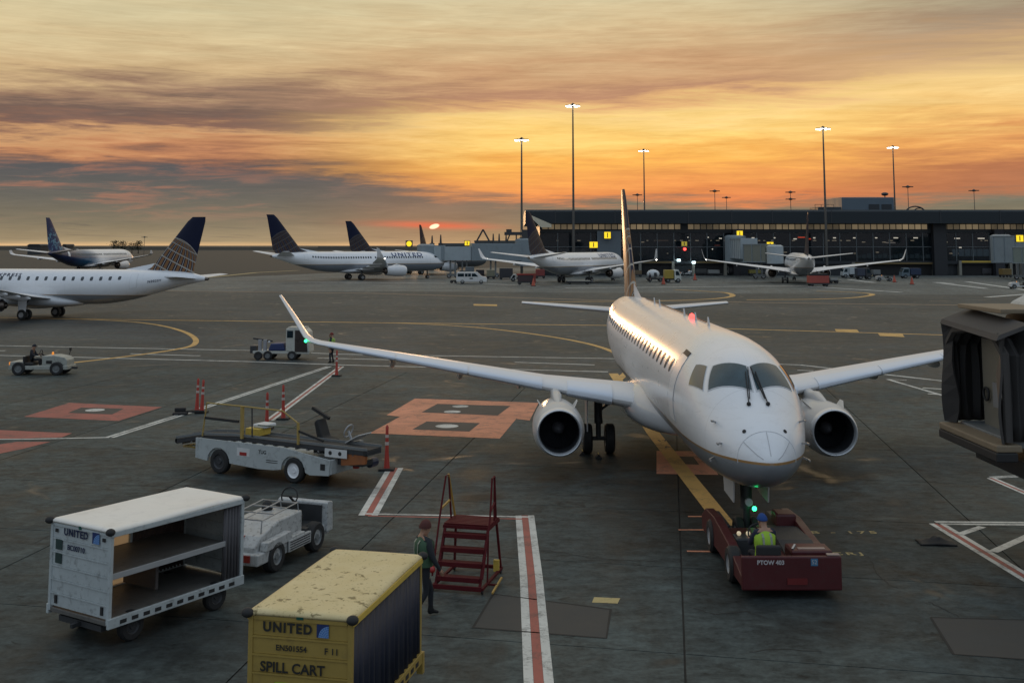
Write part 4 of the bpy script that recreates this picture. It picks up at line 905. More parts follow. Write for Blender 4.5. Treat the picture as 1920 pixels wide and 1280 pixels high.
MB().box(-2.6, 1.6, -.6, .6, 1.8, 2.5).build('beam', DARK, r_); MB().box(1.2, 2.6, -.8, .8, 0, 3.0).build('housing', DARK, r_); MB().box(-2.2, -1.0, -.4, .4, 2.5, 3.1).build('motor', DARK, r_)

# ------------------------------------------------------------------ near boarding bridge at the right edge
CANV = mat('dark_canopy_fabric', (.030,.028,.027), .8, var=.25, vs=1.2, bump=.3, bs=8)
CANL = mat('worn_canopy_edge', (.055,.05,.046), .8, var=.25)
nb = thing('boarding_bridge', 'near boarding bridge with dark folding canopy at the right edge', 'boarding bridge', (10.72, 25.75, 0), R(0))
e = MB(); rings = []
def arch(x, y, w0, w1, zb, zt, bow=0.0, n=14, ctr=0.0):       # one rib of the bellows: an upside-down U
    pts = []
    for k in range(n+1):
        t = k/n
        if t < .36: q = t/.36; pts.append((x+bow*math.sin(q*3), y+ctr-w0, zb+(zt-.45-zb)*q))
        elif t > .64: q = (1-t)/.36; pts.append((x+bow*math.sin(q*3), y+ctr+w1, zb+(zt-.45-zb)*q))
        else: q = (t-.36)/.28*math.pi; pts.append((x, y+ctr-math.cos(q)*(w0+w1)/2+(w1-w0)/2, zt-.45+.45*math.sin(q)))
    return pts
# bellows: ribs run from the cab (right, +x) out towards the aircraft (left, -x); open end faces left
ribs = []
for k in range(15):
    t = k/14; x = -.25+t*1.75; z = 5.15+.42*t-(.12 if k % 2 else 0)+.08*math.sin(k*2.1)
    wv = 1.45+(.0 if k % 2 else .10)
    ribs.append(arch(x, 0, wv, wv, 2.88, z, .05*math.sin(k*1.7)))
e = MB(); e.loft(ribs, False); cb = e.build('canopy', CANV, nb, 25); sm = cb.modifiers.new('thickness', 'SOLIDIFY'); sm.thickness = .05
for k in (0,):
    e = MB(); e.tube(ribs[k], .09, 6); e.build('canopy_edge', CANL, cb, 40)
e = MB(); e.add([(-.50,-1.75,5.0), (.2,-1.8,5.28), (.3,1.6,5.42), (-.45,1.5,5.15), (-.42,-1.72,5.12), (.2,-1.78,5.36), (.3,1.62,5.5), (-.4,1.5,5.25)], [(0,1,2,3), (7,6,5,4), (0,4,5,1), (1,5,6,2), (2,6,7,3), (3,7,4,0)]); e.build('canopy_flap', CANL, nb)
e = MB(); 
for s_ in (-1, 1):
    e = MB(); e.loft([[(-.36-.05*math.sin(k*.8), s_*1.60, 2.85+2.3*k/8), (-.20+.06*math.sin(k), s_*(1.28-.10*math.sin(k*.55)), 2.85+2.3*k/8)] for k in range(9)], False)
    e.build('side_curtain', CANV if s_ > 0 else CANL, nb).modifiers.new('thickness', 'SOLIDIFY').thickness = .05
MB().box(-.1, 2.2, -1.4, 1.4, 2.72, 2.88).build('cab_floor', GREYP, nb, bev=.02)
MB().box(-.55, .0, -1.65, 1.55, 2.68, 2.83).build('bumper', mat('wood_bumper', (.20,.155,.10), .7, var=.3), nb, bev=.03)
MB().box(-.56, -.1, -1.66, 1.56, 2.48, 2.675).build('bumper_base', BLACK, nb, bev=.03)
MB().box(.30, .36, -.75, .95, 2.88, 4.85).build('inner_door', mat('bridge_inner_panel', (.17,.155,.12), .6, var=.2), nb)
MB().box(.26, .30, -.2, .35, 3.35, 3.9).build('control_panel', mat('panel_grey', (.2,.2,.2), .5), nb)
e = MB(); e.tube([(.24, .66+.14*math.cos(R(t)), 3.6+.14*math.sin(R(t))) for t in range(0, 361, 30)], .03, 6); e.build('hose_reel', BLACK, nb)
e = MB(); e.prism([(1.55,5.0), (4.6,5.2), (4.6,5.95), (1.75,5.9), (1.2,5.62)], 1, -1.75, 1.6); e.build('cab_hood', mat('bridge_hood_paint', (.42,.43,.41), .5, var=.15, dirt=.25), nb, bev=.12)
MB().box(-.05, 1.3, -1.0, 1.4, 5.52, 5.62).build('roof_plank', mat('wood_bumper', (.35,.26,.16), .7), nb, bev=.02)
MB().box(1.5, 4.4, -1.5, 1.55, 2.6, 5.5).build('cab', mat('cab_dark_cladding', (.05,.055,.06), .6), nb, bev=.03)
MB().box(1.62, 2.0, -1.62, -1.5, 3.0, 4.55).build('red_panel', mat('red_panel_paint', (.42,.03,.02), .45), nb, bev=.05)
e = MB(); e.prism([(1.1,1.65), (1.05,2.2), (1.5,2.75), (4.5,2.95), (4.5,1.5)], 1, -1.62, 1.4); e.build('lower_housing', mat('housing_blue_grey', (.13,.19,.24), .5, var=.15), nb, bev=.12)
MB().box(.2, 4.4, -1.2, 1.3, 2.05, 2.40).build('under_frame', DARK, nb)
e = MB()
for k in range(9): e.ball((.5+.42*k, -1.25, 2.06), .16, .12, .16, 8, 6)
e.build('cable_chain', BLACK, nb)
for (x, y) in ((2.5, -.8), (2.5, .8)): MB().cyl((x, y, .5), (x, y, 2.1), .2).build('support_column', GREYP, nb)
MB().box(1.6, 3.4, -1.15, 1.15, .38, .85).build('drive_bogie', DARK, nb, bev=.04)
wheel(nb, 2.5, -1.0, .55, .55, .35); wheel(nb, 2.5, 1.0, .55, .55, .35)
me = text_mesh('- - CAUTION - -', .12, mat('print_white', (.7,.7,.68), .5), depth=0); me.transform(Matrix.Translation((.95, -1.60, 3.85)) @ Matrix.Rotation(R(90), 4, 'X')); ob('lettering', me, nb)

# ------------------------------------------------------------------ people
def person(label, loc, rz, J, cols, hat, vest=None, hair=None, group=None, scale=1.0, lie=None):
    """J: joint positions; the body is one skinned surface, clothes that stand off it are children"""
    root = thing('person', label, 'person', loc, rz, group, scale)
    V = []; E_ = []; Rd = []; idx = {}
    def v(n, p, r, par=None):
        idx[n] = len(V); V.append(p); Rd.append(r if isinstance(r, tuple) else (r, r))
        if par: E_.append((idx[par], idx[n]))
    v('pelvis', J['pelvis'], (.135, .105)); v('waist', J['waist'], (.145, .12), 'pelvis'); v('chest', J['chest'], (.175, .135), 'waist')
    v('neck', J['neck'], (.062, .062), 'chest'); v('skull0', J['jaw'], (.072, .08), 'neck'); v('skull', J['head'], (.082, .10), 'skull0')
    hd = Vector(J['head']); up = (hd-Vector(J['neck'])).normalized(); v('crown', tuple(hd+up*.06), (.055, .07), 'skull')
    fw = Vector(J.get('face', (1, 0, 0))).normalized()
    v('nose', tuple(Vector(J['jaw'])*.45+hd*.55+fw*.105), (.018, .018), 'skull0')
    for s_ in 'LR':
        v('sh'+s_, J['sh'+s_], (.088, .088), 'chest'); v('el'+s_, J['el'+s_], (.062, .062), 'sh'+s_); v('wr'+s_, J['wr'+s_], (.034, .034), 'el'+s_)
        wr, el = Vector(J['wr'+s_]), Vector(J['el'+s_]); d = (wr-el).normalized(); side = d.cross(fw).normalized() if abs(d.dot(fw)) < .9 else Vector((0, 1, 0)); sgn = 1 if s_ == 'L' else -1
        pm = wr+d*.07; v('pa'+s_, tuple(pm), (.036, .022), 'wr'+s_)
        for k, (o_, l_) in enumerate(((-.027, .070), (-.009, .082), (.009, .076), (.027, .060))):
            b_ = pm+fw*o_*1.0+d*.03; v('f%d%s' % (k, s_), tuple(b_), .0085, 'pa'+s_); m_ = b_+d*l_*.55+side*.012*sgn; v('g%d%s' % (k, s_), tuple(m_), .008, 'f%d%s' % (k, s_)); v('h%d%s' % (k, s_), tuple(m_+d*l_*.4+side*.022*sgn), .0065, 'g%d%s' % (k, s_))
        v('t0'+s_, tuple(wr+d*.035-fw*-.035), .010, 'wr'+s_); v('t1'+s_, tuple(wr+d*.075+fw*.052), .009, 't0'+s_)
        v('hi'+s_, J['hi'+s_], (.092, .09), 'pelvis'); v('kn'+s_, J['kn'+s_], (.062, .062), 'hi'+s_); v('ca'+s_, tuple(Vector(J['kn'+s_])*.62+Vector(J['an'+s_])*.38), (.058, .058), 'kn'+s_); v('an'+s_, J['an'+s_], (.045, .045), 'ca'+s_)
        ft = Vector(J.get('toe'+s_) or (Vector(J['an'+s_])+fw*.17+Vector((0, 0, -.045)))); hl_ = Vector(J['an'+s_])-fw*.05+Vector((0, 0, -.045)); v('he'+s_, tuple(hl_), (.04, .035), 'an'+s_); v('to'+s_, tuple(ft), (.038, .028), 'an'+s_)
    me = bpy.data.meshes.new('body'); me.from_pydata(V, E_, []); o = bpy.data.objects.new('body', me); sc.collection.objects.link(o)
    o.modifiers.new('skin', 'SKIN'); sl_ = me.skin_vertices[0].data
    for k, r_ in enumerate(Rd): sl_[k].radius = r_
    sl_[0].use_root = True; ss = o.modifiers.new('sub', 'SUBSURF'); ss.levels = 1; ss.render_levels = 1
    dg = bpy.context.evaluated_depsgraph_get(); m2 = bpy.data.meshes.new_from_object(o.evaluated_get(dg)); bpy.data.objects.remove(o)
    ms = [mat('cloth_%.3f_%.3f_%.3f' % c, c, .85, var=.25, vs=6) for c in cols[:3]]   # jacket, trousers, boots
    for x in ms+[SKIN]: m2.materials.append(x)
    names = list(idx); pts = np.array([V[idx[n]] for n in names])
    for f in m2.polygons:
        c = np.array(f.center); n = names[int(np.argmin(((pts-c)**2).sum(1)))]
        f.material_index = 3 if n[:2] in ('sk', 'cr', 'no', 'ne', 'pa', 't0', 't1') or (n[0] in 'fgh' and n[1].isdigit()) else 2 if n[:2] in ('he', 'to', 'an') and n != 'head' else 1 if n[:2] in ('hi', 'kn', 'ca') or n == 'pelvis' else 0
        f.use_smooth = True
    ob('body', m2, root)
    # face: eyes and ears
    jw = Vector(J['jaw']); sd = up.cross(fw).normalized(); mid = jw*.35+hd*.65
    for s_ in (-1, 1):
        e = MB(); c = mid+fw*.085+sd*s_*.030+up*.012; e.ball(tuple(c), .012); e.build('eye', mat('eye_dark', (.03,.025,.02), .3), root, 60)
        e = MB(); c = mid+sd*s_*.088; e.ball(tuple(c), .018, .012, .030); e.build('ear', SKIN, root, 60)
    e = MB(); c = jw*.8+hd*.2+fw*.088; e.ball(tuple(c), .012, .022, .006); e.build('mouth', mat('lip', (.22,.08,.06), .6), root, 60)
    # headgear follows the head axis
    Mh = Matrix((( fw.x, sd.x, up.x, 0), (fw.y, sd.y, up.y, 0), (fw.z, sd.z, up.z, 0), (0, 0, 0, 1))); Mh.translation = hd+up*.005
    e = MB(); e.ball((0, 0, 0), .112, .103, .125, 16, 9, 0, R(98)); e.v = [tuple(Mh @ Vector(q)) for q in e.v]
    h_ = e.build(hat[0], mat('hat_%.2f_%.2f_%.2f' % hat[1], hat[1], .85, var=.2, vs=10), root, 60); h_.modifiers.new('thickness', 'SOLIDIFY').thickness = .01
    if hat[0] in ('cap', 'helmet'):
        e = MB(); e.box(.07, .17, -.07, .07, -.02, .0, Mh); e.build('brim', mat('hat_%.2f_%.2f_%.2f' % hat[1], hat[1], .85), h_, bev=.01)
    else:
        e = MB(); e.lathe([(-.03, .115), (-.03, .122), (.02, .120), (.02, .112)], (0, 0, 0), (0, 0, 1), 18); e.v = [tuple(Mh @ Vector(q)) for q in e.v]; e.build('cuff', mat('hat_%.2f_%.2f_%.2f' % hat[1], hat[1], .85), h_, 40)
    if vest:
        pl, wa, ch, nk = [Vector(J[k]) for k in ('pelvis', 'waist', 'chest', 'neck')]; rings = []
        for p, a, b in ((pl+(wa-pl)*.1, .21, .17), (wa, .205, .165), (wa*.4+ch*.6, .225, .18), (ch+(nk-ch)*.25, .235, .17), (ch+(nk-ch)*.60, .16, .12), (ch+(nk-ch)*.85, .085, .08)):
            ax = (ch-pl).normalized(); f2 = (fw-ax*fw.dot(ax)).normalized(); s2 = ax.cross(f2)
            rings.append([p+f2*math.cos(R(t))*b+s2*math.sin(R(t))*a for t in range(0, 360, 20)])
        e = MB(); e.loft(rings, True); v_ = e.build('vest', mat('vest_%.2f_%.2f_%.2f' % vest, vest, .7, var=.15, vs=8), root, 60)
        for s_ in (-1, 1):                 # pale reflective braces down the front and back
            for f_ in (1, -1):
                e = MB(); e.add([q for r_ in rings[:5] for q in ([r_[0]*0+((sum(r_, Vector())/len(r_))+f2*f_*((r_[0]-sum(r_, Vector())/len(r_)).length+.006)*.93+s2*(s_*.085+o_)) for o_ in (-.022, .022)])], [(2*k, 2*k+1, 2*k+3, 2*k+2) for k in range(4)]); e.build('reflective_stripe', mat('reflective', (.26,.28,.22), .5), v_)
    return root
def stand(step=0.0, arms=.08, lean=0.0, bend=.0):
    s = step; return dict(pelvis=(0,0,.96), waist=(lean*.3,0,1.12), chest=(lean*.6,0,1.36), neck=(lean,0,1.53), jaw=(lean+.02,0,1.60), head=(lean+.02,0,1.69),
        shL=(lean*.8,.19,1.45), elL=(lean-arms*.5,.25,1.17), wrL=(lean-arms+.08,.26,.93), shR=(lean*.8,-.19,1.45), elR=(lean+arms*.6,-.25,1.17), wrR=(lean+arms+.10,-.26,.94),
        hiL=(0,.09,.90), knL=(.02+s*.30+.02,.10,.50), anL=(s*.38,.10,.085), hiR=(0,-.09,.90), knR=(.06-s*.10,-.10,.50), anR=(-s*.52,-.10,.085+abs(s)*.10))
SIT = dict(pelvis=(0,0,.12), waist=(-.02,0,.28), chest=(0,0,.50), neck=(.04,0,.68), jaw=(.07,0,.75), head=(.08,0,.84), shL=(.0,.19,.60), elL=(.14,.25,.36), wrL=(.38,.17,.38), shR=(.0,-.19,.60), elR=(.14,-.25,.36), wrR=(.38,-.17,.38),
        hiL=(.03,.10,.10), knL=(.44,.13,.14), anL=(.52,.12,-.26), hiR=(.03,-.10,.10), knR=(.44,-.13,.14), anR=(.52,-.12,-.26))
x, y = G(794, 1159)
person('worker in a dark red beanie and green vest walking beside the red stairs', (x, y, 0), R(28), stand(.5, .10), ((.018,.022,.026), (.012,.014,.018), (.008,.008,.008)), ('beanie', (.085,.025,.020)), (.035,.085,.042))
x, y = G(622, 681)
person('distant ramp worker in a green vest standing behind the wing tip', (x, y, 0), R(160), {**stand(.12, .05), 'elR': (.12,-.26,1.3), 'wrR': (.16,-.08,1.52)}, ((.015,.03,.035), (.010,.014,.022), (.008,.008,.008)), ('helmet', (.16,.02,.015)), (.25,.42,.05))
# ------------------------------------------------------------------ baggage carts
CURT = mat('navy_curtain', (.010,.014,.030), .55, var=.3, vs=3, bump=.4, bs=5); GCURT = mat('grey_curtain', (.10,.095,.10), .7, var=.4, vs=3)
YEL2 = mat('cart_yellow_paint', (.34,.235,.055), .5, var=.12, vs=2, dirt=.22); YROOF = mat('worn_yellow_roof', (.70,.55,.26), .7, var=.18, vs=1.5)
CWHITE = mat('cart_white_paint', (.42,.46,.46), .5, var=.2, vs=2.5, dirt=.5); CROOF = mat('cart_white_roof', (.80,.77,.70), .45, var=.10, vs=1.2, dirt=.12)
CFLOOR = mat('cart_floor', (.12,.115,.105), .5, var=.4, vs=3, dirt=.7)
LOGO = bpy.data.materials.new('globe_logo_print'); LOGO.use_nodes = True; t = LOGO.node_tree
def logo_mat():
    c = t.nodes.new('ShaderNodeTexCoord'); o = S(t, c.outputs['Generated']); x, y, z = sep(t, o)
    u = (y*-1.0)+.95 if False else x
    return u
g_ = t.nodes.new('ShaderNodeTexCoord'); x_, y_, z_ = sep(t, S(t, g_.outputs['Generated']))
a_ = x_-1.02; b_ = z_-.02; rad = (a_*a_+b_*b_).m('SQRT'); arc = rad.m('LESS_THAN', .86)
ln = ((rad*6.0).m('FRACT')-.5).m('ABSOLUTE').m('GREATER_THAN', .42).m('MAXIMUM', ((a_.m('ARCTAN2', b_)*4.0).m('FRACT')-.5).m('ABSOLUTE').m('GREATER_THAN', .42))
col = mixc(t, arc, (.012,.03,.12), (.06,.17,.42)); col = mixc(t, ln*arc*.6, col, (.35,.5,.7)); t.links.new(col.o, bsdf(LOGO).inputs['Base Color'])
def cart(label, loc, rz, paintm, roofm, txtm, closed, rows, L=3.15, Wd=1.55, z0=.52, z1=2.02, dents=False):
    r_ = thing('baggage_cart', label, 'baggage cart', (*loc, 0), rz); hw = Wd/2
    # end wall of horizontal panels
    n = 6; hts = [z0+(z1-.07-z0)*k/n for k in range(n+1)]
    for x0 in (0, L-.05):
        for k in range(n):
            e = MB(); e.box(x0+.008, x0+.042, -hw+.055, hw-.055, hts[k]+.014, hts[k+1]-.014); p = e.build('panel', paintm, r_, bev=.006)
        for k in range(1, n):
            MB().box(x0-.008, x0+.05, -hw+.05, hw-.05, hts[k]-.012, hts[k]+.012).build('panel_rib', paintm, r_)
        for s_ in (-1, 1): MB().box(x0-.012, x0+.062, s_*(hw-.03)-.035, s_*(hw-.03)+.035, z0-.08, z1).build('corner_post', paintm, r_, bev=.01)
        MB().box(x0-.01, x0+.06, -hw+.07, hw-.07, z1-.085, z1-.002).build('header', paintm, r_)
    # roof with a rolled rim
    nx, ny = 40, 20; e = MB(); rr = random.Random(3)
    vs = []
    for j in range(ny+1):
        for i in range(nx+1):
            x = -.03+(L+.06)*i/nx; y = -hw-.02+(Wd+.04)*j/ny; ex = min(i, nx-i)/nx*(L+.06); ey = min(j, ny-j)/ny*(Wd+.04)
            z = z1+.045-.035*math.exp(-min(ex, ey)/.03)+.012*math.sin(x*2.1)*math.sin(y*3+1)
            vs.append((x, y, z))
    e.add(vs, [(j*(nx+1)+i, j*(nx+1)+i+1, (j+1)*(nx+1)+i+1, (j+1)*(nx+1)+i) for j in range(ny) for i in range(nx)])
    rf = e.build('roof', roofm, r_, 50); sd_ = rf.modifiers.new('thickness', 'SOLIDIFY'); sd_.thickness = .05; sd_.offset = -1
    for s_ in (-1, 1): MB().box(0, L, s_*hw-.025, s_*hw+.025, z1-.10, z1-.012).build('roof_rail', paintm if not closed else YELP, r_, bev=.008)
    for x0 in (-.03, L+.03):
        for s_ in (-1, 1):
            e = MB(); e.ball((x0, s_*(hw+.01), z1+.0), .085, .085, .065, 12, 8); e.build('corner_bumper', BLACK, r_, 60)
    # deck
    MB().box(0, L, -hw, hw, z0-.10, z0-.02).build('deck', CFLOOR, r_, bev=.01)
    for s_ in (-1, 1):
        e = MB(); e.box(-.02, L+.02, s_*hw-.03, s_*hw+.03, z0-.14, z0+.03); sl_ = e.build('side_sill', paintm, r_, bev=.008)
        for k in range(11):
            MB().box(.22+k*.255, .36+k*.255, s_*hw+s_*.030, s_*hw+s_*.036, z0-.095, z0-.03).build('sill_slot', BLACK, sl_)
    MB().box(.05, L-.05, -hw*.7, hw*.7, z0-.24, z0-.14).build('chassis', DARK, r_)
    if not closed:
        MB().box(.06, L-.4, -hw+.08, hw-.02, 1.22, 1.26).build('shelf', CFLOOR, r_); MB().box(.06, L-.4, -hw+.04, -hw+.08, 1.18, 1.28).build('shelf_edge', mat('shelf_edge_metal', (.42,.43,.43), .4, .3), r_, bev=.005)
        # back curtain hangs closed except beside the front end
        e = MB(); e.loft([[(1.76+(L-1.81)*k/50, hw-.035+.022*math.sin(k*1.9), z0), (1.76+(L-1.81)*k/50, hw-.035+.018*math.sin(k*1.9+.4), z1-.09)] for k in range(51)], False)
        e.build('curtain', mat('dark_back_curtain', (.07,.045,.035), .8, var=.5, vs=2), r_, 80).modifiers.new('thickness', 'SOLIDIFY').thickness = .01
        e = MB(); e.loft([[(L-.48+.42*k/24, -hw+.05+.045*math.sin(k*1.35), z0), (L-.46+.40*k/24, -hw+.05+.035*math.sin(k*1.35+.3), z1-.09)] for k in range(25)], False)
        e.build('curtain', GCURT, r_, 80).modifiers.new('thickness', 'SOLIDIFY').thickness = .01
        MB().box(1.70, 1.76, hw-.09, hw-.03, z0, z1-.1).build('inner_post', paintm, r_)
        TRS = mat('added_glow_cloth', (.72,.58,.40), .6, var=.15, vs=4); t_ = TRS.node_tree; tb = t_.nodes.new('ShaderNodeBsdfTranslucent'); tb.inputs[0].default_value = (.95,.78,.58,1)
        mx = t_.nodes.new('ShaderNodeMixShader'); mx.inputs[0].default_value = .75; ou = [q for q in t_.nodes if q.type == 'OUTPUT_MATERIAL'][0]
        t_.links.new(bsdf(TRS).outputs[0], mx.inputs[1]); t_.links.new(tb.outputs[0], mx.inputs[2]); t_.links.new(mx.outputs[0], ou.inputs[0])
        MB().box(.07, 1.72, hw-.05, hw-.042, z0, z1-.09).build('added_glow_panel', TRS, r_)  # translucent panel added across the open gap to imitate the sunlit patch
        MB().box(L*.5, L*.52, -hw*.2, hw*.9, .55, 1.2).build('divider', mat('divider_panel', (.1,.09,.085), .7, var=.3), r_)
    else:
        for s_ in (-1, 1):
            e = MB(); N_ = 90
            e.loft([[(.07+(L-.14)*k/N_, s_*(hw-.02)+.020*math.sin(k*.95)+.008*math.sin(k*2.3), z0-.02), (.07+(L-.14)*k/N_, s_*(hw-.03)+.014*math.sin(k*.95+.3), z1-.10)] for k in range(N_+1)], False)
            e.build('curtain', CURT, r_, 80).modifiers.new('thickness', 'SOLIDIFY').thickness = .008
            MB().box(L-.04, L+.06, s_*hw-.04, s_*hw+.06, z0-.3, z0+.02).build('step_bar', paintm, r_)
    for x0 in (.62, L-.55):
        for s_ in (-1, 1): wheel(r_, x0, s_*(hw-.18), .26, .26, .16, DARK)
        MB().cyl((x0, -hw+.2, .24), (x0, hw-.2, .24), .035).build('axle', DARK, r_)
    MB().bar((.1, 0, .34), (-.12, 0, .32), .07).build('tow_bar', DARK, r_); MB().bar((L, 0, .38), (L+.35, 0, .35), .07).build('hitch', DARK, r_)
    for (tx, sz, yy, zz, sp_, bo) in rows: text(tx, sz, txtm, r_, (-.013 if True else 0, yy, zz), (0, -1, 0), (0, 0, 1), spacing=sp_, bold=bo*sz)
    return r_
NVTX = mat('navy_print', (.012,.02,.06), .5); BLTX = mat('black_print', (.02,.02,.018), .5)
wc = cart('open sided white baggage cart with a middle shelf, coupled to a white tractor', (-7.72, 20.72), R(57.5), CWHITE, CROOF, NVTX, False,
     [('UNITED', .17, .12, 1.86, 1.15, .03), ('BC00710', .13, .10, 1.60, 1.0, .02)], Wd=1.68)
def logo(par, y, z, s_):
    e = MB(); e.box(-.016, -.010, -s_/2, s_/2, -s_/2, s_/2); me = e.mesh('logo', LOGO); me.transform(Matrix.Translation((0, y, z)) )
    o = ob('logo', me, par); return o
def logo_fix(m):                           # the print runs across y on an end wall facing -x
    t = m.node_tree
    for l in list(t.links):
        if l.from_socket.name == 'X' and l.from_node.type == 'SEPXYZ':
            s_ = l.to_socket; n = l.from_node; t.links.remove(l); k = t.nodes.new('ShaderNodeMath'); k.operation = 'SUBTRACT'; k.inputs[0].default_value = 1; t.links.new(n.outputs[1], k.inputs[1]); t.links.new(k.outputs[0], s_)
logo_fix(LOGO); logo(wc, -.44, 1.86, .19)
for z_ in (1.62, 1.38): MB().box(-.014, .0, .50, .68, z_-.09, z_+.09).build('number_plate', mat('plate_dark_green', (.02,.045,.042), .5), wc, bev=.004)
for y_, z_ in ((.62, .66), (-.66, .66)): MB().box(-.02, .0, y_-.03, y_+.03, z_-.07, z_+.07).build('latch', BLACK, wc)
for y_, z_, c in ((.66, 1.86, 0), (-.66, 1.86, 0), (0, 1.985, 1)): MB().box(-.022, -.008, y_-.035, y_+.035, z_-.03, z_+.03).build('reflector', BLACK if c == 0 else mat('reflector_green', (.01,.08,.06), .3), wc)
# chipped, stained fibreglass roof of the yellow cart
m = YROOF; t = m.node_tree; b = bsdf(m); c = t.nodes.new('ShaderNodeTexCoord'); o = S(t, c.outputs['Object'])
n1 = noise(t, o, 5.2, 6, .62, .25); n2 = noise(t, o, 1.1, 2, .5); x_, y_, z_ = sep(t, o)
chip = (n1+(n2-.5)*.25-x_*.012).step(.575, .64)
base = mixc(t, noise(t, o, 2.5, 4), (.58,.45,.20), (.72,.60,.34)); base = mixc(t, chip*.8, base, (.16,.12,.04)); base = mixc(t, noise(t, o, 22, 3).step(.60, .72)*.5, base, (.20,.15,.05))
t.links.new(base.o, b.inputs['Base Color'])
bn = t.nodes.new('ShaderNodeBump'); bn.inputs['Strength'].default_value = .5; bn.inputs['Distance'].default_value = .01; t.links.new((chip*-1.0).o, bn.inputs['Height']); t.links.new(bn.outputs[0], b.inputs['Normal'])
yc = cart('yellow spill cart with navy curtains and a chipped pale roof at the bottom edge', (-2.87, 15.82), R(77.5), YEL2, YROOF, BLTX, True,
     [('UNITED', .175, .18, 1.845, 1.2, .035), ('EN501554', .105, .12, 1.585, 1.0, .015), ('F 11', .115, -.46, 1.585, 1.05, .015), ('SPILL CART', .185, .10, 1.325, 1.0, .02)], Wd=1.50)
logo(yc, -.33, 1.845, .17)
MB().box(-.02, -.008, -.05, .05, 1.97, 2.02).build('reflector', mat('reflector_green', (.01,.08,.06), .3), yc)
MB().box(-.0135, .0, -.25, .35, 1.02, 1.14).build('green_tape', mat('lime_sticker', (.30,.38,.03), .5), yc)

# ------------------------------------------------------------------ baggage tractors
def tractor_near():
    r_ = thing('baggage_tractor', 'scuffed white baggage tractor with an empty seat behind the open white cart', 'tractor', (-5.95, 24.75, 0), R(70))
    TP = mat('tractor_white_paint', (.42,.43,.42), .45, var=.3, vs=4, dirt=.8)
    e = MB(); e.prism([(0,.32), (0,.62), (.25,.80), (.95,.98), (1.95,1.0), (1.95,.32)], 1, -.52, .52); e.build('engine_cover', TP, r_, bev=.03)
    MB().box(-.12, 2.95, -.68, .68, .28, .52).build('chassis', TP, r_, bev=.03)
    for s_ in (-1, 1):
        e = MB(); e.prism([(.15,.52), (.2,.70), (1.15,.74), (1.2,.60), (1.75,.60), (1.8,.52)], 1, s_*.54, s_*.72) if s_ > 0 else e.prism([(.15,.52), (.2,.70), (1.15,.74), (1.2,.60), (1.75,.60), (1.8,.52)], 1, -.72, -.54); e.build('fender', TP, r_, bev=.02)
        wheel(r_, .62, s_*.60, .33, .33, .24, GREYP); wheel(r_, 2.35, s_*.60, .33, .33, .24, GREYP)
        MB().box(-.16, -.12, s_*.42-.08, s_*.42+.08, .36, .50).build('tail_light', mat('tail_lens', (.25,.03,.02), .3), r_)
    MB().box(1.05, 2.0, -.735, -.70, .30, .55).build('side_panel', TP, r_, bev=.01)
    for k in range(4): MB().box(1.1, 1.95, -.742, -.735, .335+k*.052, .355+k*.052).build('grille_slot', BLACK, r_)
    e = MB()
    for y_ in (-.45, .0, .45): e.tube([(.35,y_,.84), (.38,y_,1.10), (1.85,y_,1.18), (1.9,y_,1.0)], .015, 6)
    for x_ in (.4, .9, 1.4, 1.85): e.bar((x_, -.45, 1.1+(x_-.4)*.05), (x_, .45, 1.1+(x_-.4)*.05), .025)
    e.build('top_rack', mat('rack_metal', (.35,.36,.37), .4, .5), r_)
    MB().box(1.98, 2.75, -.60, .60, .52, .58).build('footwell', DARK, r_)
    MB().box(2.05, 2.45, -.28, .22, .62, .78).build('seat', BLACK, r_, bev=.04); MB().box(2.0, 2.1, -.28, .22, .76, 1.10).build('seat_back', BLACK, r_, bev=.04)
    e = MB(); e.tube([(2.25+.05*math.cos(R(a)), .0+.21*math.sin(R(a)), 1.20+.2*math.cos(R(a))) for a in range(0, 361, 20)], .018, 6); e.bar((2.25, 0, 1.2), (2.7, 0, .85), .04); e.bar((2.25, -.2, 1.2), (2.25, .2, 1.2), .025); e.build('steering_wheel', BLACK, r_)
    e = MB(); e.prism([(2.72,.35), (2.72,1.0), (2.82,1.04), (2.98,1.0), (3.0,.35)], 1, -.74, .60); e.build('front_board', TP, r_, bev=.02)
    MB().box(2.68, 2.72, -.60, .50, .55, .95).build('dashboard', DARK, r_)
    for s_ in (-1, 1): MB().box(3.0, 3.03, s_*.5-.08, s_*.5+.08, .62, .76).build('headlight', mat('headlight_glass', (.6,.6,.55), .15), r_)
    MB().box(.05, .30, -.13, .13, .66, .80).build('red_label', mat('label_red', (.3,.05,.04), .5), r_)
    MB().bar((-.12, 0, .35), (-.35, 0, .35), .07).build('hitch', DARK, r_)
    e = MB(); e.ball((1.7, .25, 1.05), .13, .13, .16); e.build('air_filter', BLACK, r_, 60)
tractor_near()
